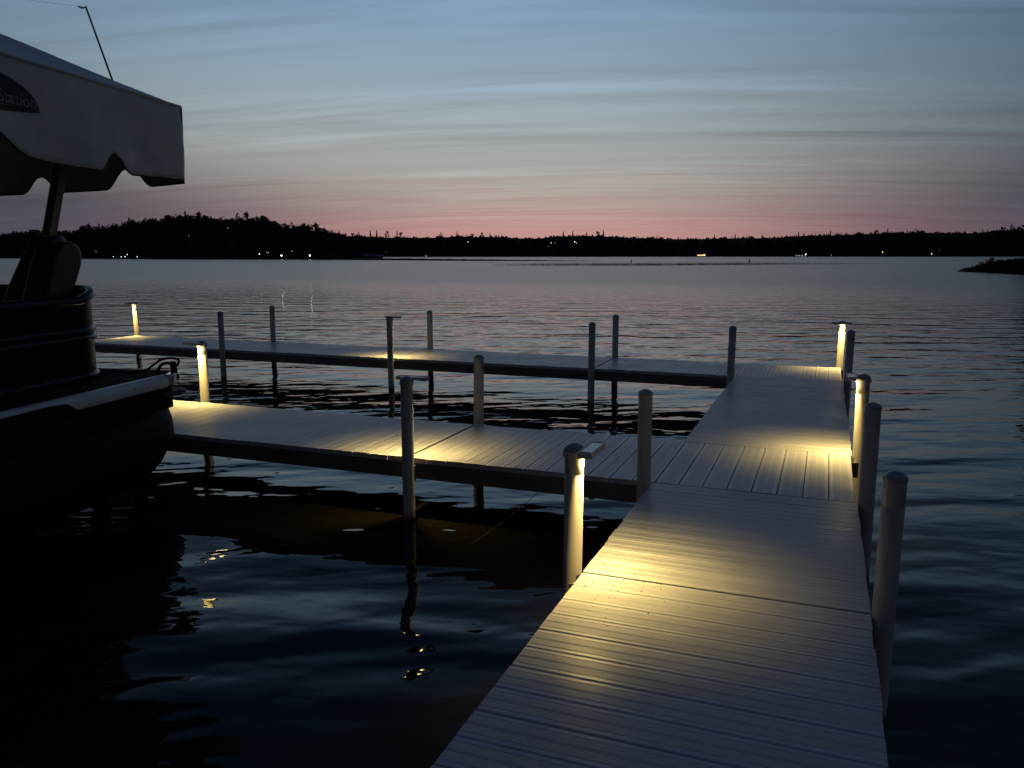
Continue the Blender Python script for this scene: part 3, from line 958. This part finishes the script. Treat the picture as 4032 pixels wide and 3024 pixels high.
LL = [(-48.38, 0.00485, 'd'), (-47.43, -0.00095, 'w'), (-46.98, -0.00096, 'w'), (-46.76, -0.00096, 'w'), (-46.62, 0.00127, 'w'), (-46.06, -0.00098, 'w'), (-42.89, 0.02269, 'd'), (-40.46, 0.03197, 'd'), (-38.55, 0.00209, 'y'), (-38.06, 0.00386, 'd'), (-37.96, 0.00327, 'd'), (-37.12, 0.0003, 'B'), (-36.43, 0.00535, 'd'), (-35.25, 0.00027, 'B')]
FL = [(-30.07, 0.00385, 'w'), (-27.31, -0.00016, 'w'), (-24.38, 0.01641, 'W'), (-18.71, 0.01111, 'd'), (-18.5, 0.0154, 'y'), (-18.27, 0.01478, 'd'), (-16.88, 0.01657, 'Y'), (-16.74, 0.01504, 'y'), (-1.96, -0.00053, 'w'), (-1.79, -0.00053, 'w'), (-1.61, -0.00053, 'w'), (-1.42, -0.00053, 'w'), (-1.38, 0.00121, 'Y'), (0.2, .0003, 'd'), (3.24, 0.00334, 'y'), (6.05, 0.00157, 'y'), (6.47, 0.00565, 'd')]


def light_spot(az, te, shore, ridge, top):
    """depth on the wooded slope at which a mast of tree height carries its lamp clear of the crowns"""
    d0, d1 = shore(az), ridge(az)
    if te < .004: return d0 + 1.5
    zr = ztop(interp(LEFT if shore is lsh else FAR, az), d1)
    for t in np.linspace(0.02, 1, 60):
        D = d0 + (d1 - d0) * t
        if 9 + (zr - 9) * t >= ztop(te, D): return D
    return d1


keep = []
for az, te, k in LL: keep.append((az, light_spot(az, te, lsh, lrg, None)))
for az, te, k in FL: keep.append((az, light_spot(az, te, lambda a: FD, lambda a: FRIDGE, None)))
keep.append((-8.14, FD + 4))


def clear(az, D, w):
    for ka, kd in keep:
        if D < kd + 4 and abs(az - ka) * math.pi / 180 * D < w: return False
    return True


trees = []
for t in np.linspace(0.03, 1.0, 9):
    az = -61.5
    while az < -30.7:
        D = lsh(az) + 150 * t + rng.uniform(-5, 5)
        step = (3.6 if t > .95 else 5.5) / D * 57.3
        azj = az + rng.uniform(-.3, .3) * step
        zr = ztop(interp(LEFT, azj), lrg(azj))
        tp = 8 + (zr - 8) * t + rng.uniform(-1.5 if t > .9 else -2.2, .3 if t > .9 else 2.0)
        if zr < 11: tp = min(tp, zr + rng.uniform(-.6, .3))
        h = max(3.5, min(tp - WZ, rng.uniform(13, 19)))
        kind = 'broad' if rng.random() < .95 else 'conifer'
        if clear(azj, D, 4.5 if D < 500 else 5.5):
            x, y, _ = at(azj, D); trees.append((x, y, tp - h, h, max(9, h * rng.uniform(.65, .95)), kind))
        az += step
forest('forest', 'black mass of broadleaf trees covering the hill on the left shore', trees, PROTO_N, MAT['leafA'])
trees = []
for t in np.linspace(0.03, 1.0, 6):
    az = -35.5
    while az < 19.5:
        D = FD + (FRIDGE - FD) * t + rng.uniform(-8, 8)
        step = (5.0 if t > .95 else 8.5) / D * 57.3
        azj = az + rng.uniform(-.4, .4) * step
        zr = ztop(interp(FAR, azj), FRIDGE)
        tp = 11 + (zr - 11) * t + rng.uniform(-1.6 if t > .9 else -2.5, .3 if t > .9 else 2.5)
        h = max(4, min(tp - WZ, rng.uniform(13, 20)))
        kind = 'conifer' if rng.random() < (.30 if azj > -10 else .12) else 'broad'
        if clear(azj, D, 7):
            x, y, _ = at(azj, D); trees.append((x, y, tp - h, h, h * rng.uniform(.75, 1.1) if kind == 'broad' else h * .9, kind))
        az += step
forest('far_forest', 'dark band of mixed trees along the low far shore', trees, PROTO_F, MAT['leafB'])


# single trees that stand out of the skyline
def tree_proto(kind, seed, mat, n, leaf):
    root = empty('tree')
    tr = MB(); g = random.Random(seed)
    tr.tube([(0, 0, -.1), (0.005, 0, .35), (g.uniform(-.02, .02), g.uniform(-.02, .02), .85)], [.022, .016, .005], 6)
    if kind == 'broad':
        for i in range(6):
            a = g.uniform(0, 6.28); z = g.uniform(.3, .6)
            tr.tube([(0, 0, z), (.10 * math.cos(a), .10 * math.sin(a), z + .12), (.2 * math.cos(a), .2 * math.sin(a), z + .2)], [.010, .006, .002], 5)
    tr.build('trunk', MAT['bark'], root)
    v, f = crown_arrays(kind, n, seed, leaf)
    np_mesh('crown', v, f, mat, root)
    return root


protos = {}
used = {}
ORD = ['first', 'second', 'third', 'fourth', 'fifth', 'sixth', 'seventh', 'eighth', 'ninth', 'tenth', 'eleventh', 'twelfth', 'thirteenth', 'fourteenth', 'fifteenth', 'sixteenth', 'seventeenth', 'eighteenth', 'nineteenth', 'twentieth', 'twenty-first', 'twenty-second', 'twenty-third', 'twenty-fourth', 'twenty-fifth', 'twenty-sixth', 'twenty-seventh', 'twenty-eighth', 'twenty-ninth', 'thirtieth', 'thirty-first', 'thirty-second']


def place_tree(key, mat, az, D, top, h, wd, label, group):
    kind = key[0]
    if key not in protos: protos[key] = tree_proto(kind, key[1], mat, 190 if mat is MAT['leafA'] else 90, .05 if mat is MAT['leafA'] else .075)
    o = protos[key] if key not in used else copy_tree(protos[key]); used[key] = 1
    x, y, _ = at(az, D)
    o.location = (x, y, top - h); o.scale = (wd, wd, h); o.rotation_euler = (0, 0, rng.random() * 6.28)
    tag(o, label, 'tree', group)


LT = [(-48.72, 0.03478, 'b'), (-48.1, 0.03441, 'c'), (-46.38, 0.04289, 'b'), (-44.09, 0.04614, 'b'), (-43.34, 0.04835, 'b'), (-43.04, 0.04958, 'c'), (-42.27, 0.05000, 'b'), (-40.98, 0.04720, 'b'), (-39.68, 0.04916, 'b'), (-39.32, 0.05069, 'b'), (-38.36, 0.04775, 'b'), (-36.2, 0.03883, 'b'), (-34.83, 0.03905, 'b'), (-33.49, 0.03177, 'b'), (-33.17, 0.03001, 'b')]
for i, (az, te, k) in enumerate(LT):
    D = lrg(az) - 4
    h = 17 + (i % 3)
    kk = ('broad', 100 + i % 3) if k == 'b' else ('conifer', 110)
    place_tree(kk, MAT['leafA'], az, D, ztop(te, D), h, h * (.62 if k == 'b' else .7), f'{ORD[i]} single tree from the left on the left hill skyline, {"round crowned" if k == "b" else "pointed"}', 'trees standing out of the left hill skyline')
FT = [(-32.32, 0.02678), (-31.89, 0.02712), (-31.12, 0.02898), (-30.69, 0.02931), (-30.03, 0.02875), (-29.3, 0.0291), (-29.03, 0.0279), (-26.23, 0.02679), (-25.12, 0.02834), (-24.05, 0.02621), (-23.43, 0.02713), (-22.75, 0.02682), (-17.67, 0.02793), (-17.0, 0.02881), (-16.11, 0.02845), (-15.26, 0.0287), (-14.87, 0.02928), (-11.22, 0.02353), (-7.31, 0.02313), (-5.95, 0.02356), (-4.21, 0.02332), (-1.91, 0.02529), (0.06, 0.02665), (1.65, 0.02717), (2.8, 0.02775), (3.45, 0.02816), (5.11, 0.02856), (9.76, 0.02907), (10.17, 0.03102), (10.34, 0.03018)]
for i, (az, te) in enumerate(FT):
    D = FRIDGE - 6
    con = i in (2, 3, 5, 12, 13, 16, 18, 19, 20, 21, 22, 25, 28)
    h = 18 + (i % 4)
    kk = ('conifer', 200 + i % 2) if con else ('broad', 210 + i % 3)
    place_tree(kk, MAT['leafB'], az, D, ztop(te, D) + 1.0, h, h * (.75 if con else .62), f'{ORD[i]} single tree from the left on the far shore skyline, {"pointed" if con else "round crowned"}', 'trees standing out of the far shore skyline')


# ------------------------------------------------------------------ lamps on the shores
def shore_lamp(az, te, D, kind, label, group):
    z = ztop(te, D)
    g0 = WZ if te < .004 else z - 11
    root = empty('shore_lamp', at(az, D, g0))
    H_ = z - g0
    tag(root, label, 'lamp', group)
    r = {'w': .26, 'W': .36, 'y': .30, 'Y': .5, 'd': .22, 'B': .46}[kind] * (D / 1200 if D > 900 else .55)
    m = MB(); m.lathe([(.09, -.6), (.07, max(.2, H_ - r * .9))], 6); m.build('lamp_mast', MAT['wall'], root)
    b = MB(); b.lathe([(r * math.sin(a) + 1e-4, H_ - r * math.cos(a)) for a in np.linspace(0, math.pi, 7)], 10, caps=False)
    b.build('lamp_globe', MAT[{'w': 'bulbw', 'W': 'bulbw', 'y': 'bulby', 'Y': 'bulby', 'd': 'bulbd', 'B': 'bulbB'}[kind]], root, smooth=True, angle=180)


KW = {'w': 'small cold white', 'W': 'bright white', 'y': 'small warm yellow', 'Y': 'bright warm yellow', 'd': 'faint dim', 'B': 'brightest bluish white'}
for i, (az, te, k) in enumerate(LL):
    where = 'high up the wooded hill' if te > .01 else 'low at the waterline'
    shore_lamp(az, te, light_spot(az, te, lsh, lrg, None), k, f'{KW[k]} lamp {where}, {ORD[i]} from the left on the left shore', 'lamps along the left shore')
for i, (az, te, k) in enumerate(FL):
    where = 'among the trees' if te > .004 else 'low at the waterline'
    shore_lamp(az, te, light_spot(az, te, lambda a: FD, lambda a: FRIDGE, None), k, f'{KW[k]} lamp {where}, {ORD[i]} from the left on the far shore', 'lamps along the far shore')
# cottage with a row of lit windows
hx, hy, _ = at(-8.14, FD + 3)
hs = empty('lake_house', (hx, hy, WZ), R(8))
tag(hs, 'small dark lakeside house with a row of glowing yellow windows', 'house')
m = MB(); m.box((-9, -3, 0), (9, 4, 4.2)); m.build('wall', MAT['wall'], hs)
m = MB(); m.prism([(-3.6, 4.2), (4.6, 4.2), (.5, 7.2)], 'x', -9.6, 9.6); m.build('roof', MAT['wall'], hs)
for x0, x1 in ((-5.6, -3.6), (-3.2, -1.0), (-.2, 2.2), (2.6, 5.4)):
    m = MB(); m.box((x0, -3.06, 1.3), (x1, -3.003, 3.3 if x0 > 0 else 2.8)); m.build('window', MAT['window'], hs)
# boathouse at the foot of the hill
hx, hy, _ = at(-31.0, 418)
hs = empty('boathouse', (hx, hy, WZ), R(31))
tag(hs, 'low dark boathouse with a pale roof at the foot of the hill', 'boathouse')
m = MB(); m.box((-5, -2.5, -.5), (5, 2.5, 1.6)); m.build('wall', MAT['wall'], hs)
m = MB(); m.prism([(-2.9, 1.6), (2.9, 1.6), (0, 2.3)], 'x', -5.4, 5.4); m.build('roof', MAT['rail'], hs)

# ------------------------------------------------------------------ sandbar, reeds, markers
def strip(name, label, pts, mat, seed):
    """low spit: (az, D, half width, height)"""
    g = random.Random(seed); v = []; nc = 7
    for az, D, hw, ht in pts:
        for j in range(nc):
            t = -1 + 2 * j / (nc - 1)
            v.append(at(az, D + t * hw, WZ - .25 + (ht + .25) * (1 - t * t) * g.uniform(.85, 1.1)))
    q = np.array([(i * nc + j, i * nc + j + 1, (i + 1) * nc + j + 1, (i + 1) * nc + j) for i in range(len(pts) - 1) for j in range(nc - 1)])
    return tag(np_mesh(name, np.array(v), q, mat, smooth=True), label, kind='structure')


azs = np.linspace(-34.5, -14.6, 60)
strip('sandbar', 'low dark spit of land reaching out from the left shore',
      [(a, np.interp(a, [-34.5, -26.9, -24.2, -14.6], [402, 318, 300, 278]), np.interp(a, [-34.5, -27, -14.6], [10, 12, 4]), np.interp(a, [-34.5, -30, -24, -17, -14.6], [1.1, .8, .55, .18, .0])) for a in azs], MAT['soil'], 3)
V, F = [], []
for i in range(5200):
    az = rng.uniform(-22.6, 4.5)
    if rng.random() > np.interp(az, [-22.6, -20, -15, -5, 0, 4.5], [.15, .7, 1, 1, .5, .02]): continue
    D = np.interp(az, [-22.5, -10.9, 2.2, 5], [152, 156, 188, 196]) + abs(rng.normal(0, 5))
    h = rng.uniform(.18, .62) * np.interp(az, [-22.6, -17, -5, 4.5], [.7, 1, 1, .35]); w = .018
    lean = rng.normal(0, .10, 2)
    x, y, _ = at(az, D); c_, s_ = math.cos(R(az)), math.sin(R(az)); n = len(V)
    V += [(x - w * c_, y + w * s_, WZ - .1), (x + w * c_, y - w * s_, WZ - .1), (x + lean[0] * h + .005, y + lean[1] * h, WZ + h), (x + lean[0] * h - .005, y + lean[1] * h, WZ + h)]
    F.append((n, n + 1, n + 2, n + 3))
tag(np_mesh('reeds', np.array(V), np.array(F), MAT['reed']), 'thin bed of reeds standing in the lake, far out', kind='stuff')
for az, D, ht, lab in ((-12.91, 226, .85, 'dark marker buoy left of the middle of the reed bed'), (-4.95, 222, .92, 'dark marker buoy at the right part of the reed bed')):
    mk = empty('marker_buoy', at(az, D, WZ)); tag(mk, lab, 'buoy', 'marker buoys by the reed bed')
    m = MB(); m.lathe([(.05, -.5), (.20, -.3), (.24, 0.02), (.22, .18), (.13, .30)], 14); m.build('float', MAT['rubber'], mk, smooth=True)
    m = MB(); m.lathe([(.13, .301), (.12, ht - .12), (.14, ht - .1), (.10, ht), (.01, ht + .03)], 12); m.build('pillar', MAT['rubber'], mk, smooth=True)

# ------------------------------------------------------------------ point of land on the right
g = random.Random(11)
rows = []
azp = np.linspace(8.25, 34, 50)
for a in azp:
    near = float(np.interp(a, [7.9, 11.06, 20, 34], [107, 91.6, 72, 60]))
    far = float(np.interp(a, [7.9, 8.9, 10.5, 20, 34], [108, 118, 135, 170, 190]))
    zc = float(np.interp(a, [7.9, 8.6, 9.3, 10.3, 11, 20, 34], [WZ, .10, .45, .75, .90, 2.2, 3]))
    row = []
    for t, k in ((-.05, -.35), (0, 0.02), (.12, .45), (.35, .95), (.6, 1.0), (.85, .6), (1.0, -.35)):
        D = near + (far - near) * t
        row.append(at(a, D, WZ + (zc - WZ) * k + g.uniform(-.06, .06) * (k > .1)))
    rows.append(row)
v = np.array(rows).reshape(-1, 3); nc = 7
q_ = np.array([(i * nc + j, i * nc + j + 1, (i + 1) * nc + j + 1, (i + 1) * nc + j) for i in range(len(rows) - 1) for j in range(nc - 1)])
tag(np_mesh('shore_point', v, q_, MAT['soil'], smooth=True), 'low dark point of land at the right edge', kind='structure')
# boulder at its tip
b = MB(); seg = 14
b.lathe([(.55, -.9), (.92, -.62), (.98, -.40), (.85, -.18), (.55, -.02), (.2, .05), (.02, .06)], seg)
b.v = [(x * (1.1 + .25 * math.sin(5 * z + 2 * x)), y * (.9 + .2 * math.cos(3 * x)), z * (1 + .15 * math.sin(4 * x + y))) for x, y, z in b.v]
o = b.build('boulder', MAT['rock'], smooth=True, angle=40); o.location = at(8.15, 107.5, .0)
tag(o, 'rounded boulder in the water at the tip of the right point', 'boulder')


def bush(az, D, z0, h, w, label, name='bush', n=260, kind='broad', seed=5, mat='leafA'):
    root = empty(name, at(az, D, z0)); tag(root, label, name, 'plants on the right point')
    vv, ff = crown_arrays(kind, n, seed, .05)
    vv[:, 2] = (vv[:, 2] - .2) / .8
    np_mesh('foliage', vv * np.array([w, w, h]), ff, MAT[mat], root)
    st = MB()
    for i in range(4):
        a = g.uniform(0, 6.28); st.tube([(0, 0, -.2), (w * .12 * math.cos(a), w * .12 * math.sin(a), h * .5)], [.03, .012], 5)
    st.build('stem', MAT['bark'], root)


bush(9.28, 106, .38, .85, 1.9, 'low rounded bush on the right point, topmost of its left slope', seed=71)
bush(8.83, 107, .05, .75, 1.3, 'slim upright bush near the tip of the right point', seed=72, n=160)
bush(8.55, 106, -.15, .55, 1.6, 'small scrub bush just behind the boulder', seed=73, n=160)
bush(9.72, 108, .55, .5, 1.4, 'small tuft like bush on the crest of the right point', seed=74, n=120)
V, F = [], []
for i in range(2600):
    a = float(rng.uniform(8.5, 13)); t = float(rng.uniform(.02, .75))
    near = float(np.interp(a, [7.9, 11.06, 20, 34], [107, 91.6, 72, 60])); far = float(np.interp(a, [7.9, 8.9, 10.5, 20, 34], [108, 118, 135, 170, 190]))
    zc = float(np.interp(a, [7.9, 8.6, 9.3, 10.3, 11, 20, 34], [WZ, .10, .45, .75, .90, 2.2, 3]))
    kk = float(np.interp(t, [-.05, 0, .12, .35, .6, .85, 1], [-.35, .02, .45, .95, 1, .6, -.35]))
    x, y, z = at(a, near + (far - near) * t, WZ + (zc - WZ) * kk)
    h = abs(rng.normal(0, .13)) + .06; w = rng.uniform(.05, .16); b_ = rng.random() * 3.14; lx, ly = rng.normal(0, .06, 2); n = len(V)
    V += [(x - w * math.cos(b_), y - w * math.sin(b_), z - .06), (x + w * math.cos(b_), y + w * math.sin(b_), z - .06), (x + w * .6 * math.cos(b_) + lx, y + w * .6 * math.sin(b_) + ly, z + h), (x - w * .3 * math.cos(b_) + lx, y - w * .3 * math.sin(b_) + ly, z + h * .8)]
    F.append((n, n + 1, n + 2, n + 3))
tag(np_mesh('ground_cover', np.array(V), np.array(F), MAT['leafA']), 'low dark weeds covering the point of land', kind='stuff')
# tree at the right edge, its branches hanging over the water
root = empty('tree', at(11.55, 99, .6)); tag(root, 'dark low branching tree at the right edge of the point', 'tree')
tr = MB(); tr.tube([(0, 0, -.4), (.1, 0, 1.2), (-.1, .1, 3.2)], [.16, .12, .04], 8)
for i in range(8):
    a = i * .8; tr.tube([(0.05, 0, .9 + .15 * i), (.8 * math.cos(a), .8 * math.sin(a), 1.4 + .2 * i), (1.6 * math.cos(a), 1.6 * math.sin(a), 1.5 + .22 * i)], [.05, .03, .01], 6)
tr.build('trunk', MAT['bark'], root)
vv, ff = crown_arrays('broad', 700, 91, .035)
vv[:, 2] = (vv[:, 2] - .2) / .8
np_mesh('crown', vv * np.array([6.2, 6.2, 4.2]) + np.array([0, 0, .35]), ff, MAT['leafA'], root)
for az, D, h, sd in ((15.5, 84, 17, 301), (19.5, 78, 19, 302), (24.5, 72, 18, 303)):
    root = empty('tree', at(az, D, .8)); tag(root, 'tall tree on the right shore beyond the point', 'tree', 'tall trees on the right shore')
    tr = MB(); tr.tube([(0, 0, -1), (.1, 0, h * .4), (0, .2, h * .85)], [.3, .22, .06], 8); tr.build('trunk', MAT['bark'], root)
    vv, ff = crown_arrays('broad', 900, sd, .035)
    np_mesh('crown', vv * np.array([h * .8, h * .8, h]), ff, MAT['leafA'], root)

# ------------------------------------------------------------------ sky
world = bpy.data.worlds.new('World'); sc.world = world; world.use_nodes = True
nt = world.node_tree; L = nt.links.new
bg = nt.nodes['Background']
tc = N(nt, 'ShaderNodeTexCoord')
nrm = N(nt, 'ShaderNodeVectorMath', operation='NORMALIZE'); L(tc.outputs['Generated'], nrm.inputs[0])
sp = N(nt, 'ShaderNodeSeparateXYZ'); L(nrm.outputs[0], sp.inputs[0])
el = math_n(nt, 'MULTIPLY', math_n(nt, 'ARCSINE', sp.outputs[2]), 180 / math.pi)
# thin cirrus: streaks that flatten towards the horizon
den = math_n(nt, 'ADD', math_n(nt, 'MAXIMUM', sp.outputs[2], 0.0), 0.10)
cl = N(nt, 'ShaderNodeCombineXYZ')
L(math_n(nt, 'DIVIDE', sp.outputs[0], den), cl.inputs[0]); L(math_n(nt, 'DIVIDE', sp.outputs[1], den), cl.inputs[1])
mp = N(nt, 'ShaderNodeMapping', vector_type='TEXTURE'); mp.inputs['Rotation'].default_value = (0, 0, R(14)); L(cl.outputs[0], mp.inputs[0])
mp2 = N(nt, 'ShaderNodeMapping'); mp2.inputs['Scale'].default_value = (.42, 4.2, 1); L(mp.outputs[0], mp2.inputs[0])
n1 = N(nt, 'ShaderNodeTexNoise'); n1.inputs['Scale'].default_value = 1.1; n1.inputs['Detail'].default_value = 6; n1.inputs['Roughness'].default_value = .50; n1.inputs['Distortion'].default_value = 1.1
L(mp2.outputs[0], n1.inputs['Vector'])
n2 = N(nt, 'ShaderNodeTexNoise'); n2.inputs['Scale'].default_value = .45; n2.inputs['Detail'].default_value = 2; L(mp2.outputs[0], n2.inputs['Vector'])
streak = math_n(nt, 'MULTIPLY', math_n(nt, 'SUBTRACT', n1.outputs['Fac'], .5), math_n(nt, 'MULTIPLY_ADD', math_n(nt, 'MAXIMUM', math_n(nt, 'SUBTRACT', n2.outputs['Fac'], .36), 0), 5.0, .15))
# the bands wander up and down a little with the streaks
elw = math_n(nt, 'ADD', el, math_n(nt, 'MULTIPLY', streak, 1.6))
fac = math_n(nt, 'POWER', math_n(nt, 'MAXIMUM', math_n(nt, 'DIVIDE', elw, 90.0), 0.0), 0.5)


def ramp(stops):
    r = N(nt, 'ShaderNodeValToRGB'); cr = r.color_ramp
    cr.interpolation = 'LINEAR'
    st = [(max(0, (e / 90)) ** .5, c) for e, c in stops]
    cr.elements[0].position = st[0][0]; cr.elements[0].color = lin(*st[0][1])
    cr.elements[1].position = st[-1][0]; cr.elements[1].color = lin(*st[-1][1])
    for p_, c_ in st[1:-1]:
        e_ = cr.elements.new(p_); e_.color = lin(*c_)
    L(fac, r.inputs[0]); return r.outputs[0]


glow = ramp([(0, (210, 150, 136)), (1.9, (192, 146, 143)), (3, (181, 152, 148)), (4.6, (176, 165, 157)), (6.5, (166, 167, 166)), (9.7, (157, 170, 177)), (13, (140, 163, 181)), (16.4, (126, 154, 183)), (22, (74, 99, 128)), (30, (39, 58, 86)), (45, (25, 42, 70)), (90, (22, 36, 64))])
side = ramp([(0, (86, 76, 88)), (2, (82, 77, 89)), (5, (66, 71, 82)), (8.5, (66, 84, 97)), (16, (70, 98, 121)), (24, (42, 61, 84)), (36, (27, 42, 66)), (60, (23, 37, 64)), (90, (22, 36, 64))])
back = ramp([(0, (44, 42, 45)), (5, (51, 50, 54)), (15, (52, 54, 62)), (30, (40, 46, 60)), (55, (28, 38, 58)), (90, (22, 36, 64))])
sa = R(-26)
hl = math_n(nt, 'SQRT', math_n(nt, 'ADD', math_n(nt, 'MULTIPLY', sp.outputs[0], sp.outputs[0]), math_n(nt, 'MULTIPLY', sp.outputs[1], sp.outputs[1])))
dt = math_n(nt, 'DIVIDE', math_n(nt, 'ADD', math_n(nt, 'MULTIPLY', sp.outputs[0], math.sin(sa)), math_n(nt, 'MULTIPLY', sp.outputs[1], math.cos(sa))), math_n(nt, 'MAXIMUM', hl, .001))
ang = math_n(nt, 'MULTIPLY', math_n(nt, 'ARCCOSINE', math_n(nt, 'MINIMUM', math_n(nt, 'MAXIMUM', dt, -1), 1)), 180 / math.pi)


def mrange(x, a, b):
    m = N(nt, 'ShaderNodeMapRange', interpolation_type='SMOOTHSTEP'); m.inputs['From Min'].default_value = a; m.inputs['From Max'].default_value = b
    L(x, m.inputs['Value']); return m.outputs[0]


sb = R(-19)
dt2 = math_n(nt, 'DIVIDE', math_n(nt, 'ADD', math_n(nt, 'MULTIPLY', sp.outputs[0], math.sin(sb)), math_n(nt, 'MULTIPLY', sp.outputs[1], math.cos(sb))), math_n(nt, 'MAXIMUM', hl, .001))
ang2 = math_n(nt, 'MULTIPLY', math_n(nt, 'ARCCOSINE', math_n(nt, 'MINIMUM', math_n(nt, 'MAXIMUM', dt2, -1), 1)), 180 / math.pi)
low, high, lh = mrange(ang2, 2, 34), mrange(ang, 5, 50), mrange(el, 2.5, 8)
fmix = math_n(nt, 'ADD', math_n(nt, 'MULTIPLY', low, math_n(nt, 'SUBTRACT', 1.0, lh)), math_n(nt, 'MULTIPLY', high, lh))
mx = N(nt, 'ShaderNodeMix', data_type='RGBA'); L(fmix, mx.inputs['Factor']); L(glow, mx.inputs['A']); L(side, mx.inputs['B'])
mx2 = N(nt, 'ShaderNodeMix', data_type='RGBA'); L(mrange(ang, 60, 130), mx2.inputs['Factor']); L(mx.outputs['Result'], mx2.inputs['A']); L(back, mx2.inputs['B'])
vs = N(nt, 'ShaderNodeVectorMath', operation='SCALE'); L(mx2.outputs['Result'], vs.inputs[0])
L(math_n(nt, 'MULTIPLY_ADD', streak, .66, 1.0), vs.inputs['Scale'])
L(vs.outputs[0], bg.inputs['Color'])
bg.inputs['Strength'].default_value = 1.0

# ------------------------------------------------------------------ camera
cd = bpy.data.cameras.new('Camera'); cam = bpy.data.objects.new('Camera', cd); col.objects.link(cam)
cd.sensor_fit = 'HORIZONTAL'; cd.sensor_width = 36; cd.lens = 36 * 3156.96 / 4032
cd.clip_start = .05; cd.clip_end = 20000
F_ = Vector((-0.35833019, 0.92009302, -0.15820339)); R_ = Vector((0.931878739, 0.362768855, -0.000879857)); U_ = Vector((-0.05658171, 0.14774165, 0.98740615))
M = Matrix((R_, U_, -F_)).transposed().to_4x4(); M.translation = CAM
cam.matrix_world = M
sc.camera = cam

sc.render.engine = 'CYCLES'
sc.cycles.use_denoising = True
sc.cycles.max_bounces = 6
sc.cycles.sample_clamp_indirect = 3.0
sc.view_settings.view_transform = 'Standard'
sc.view_settings.look = 'None'
sc.view_settings.exposure = 0
sc.view_settings.gamma = 1
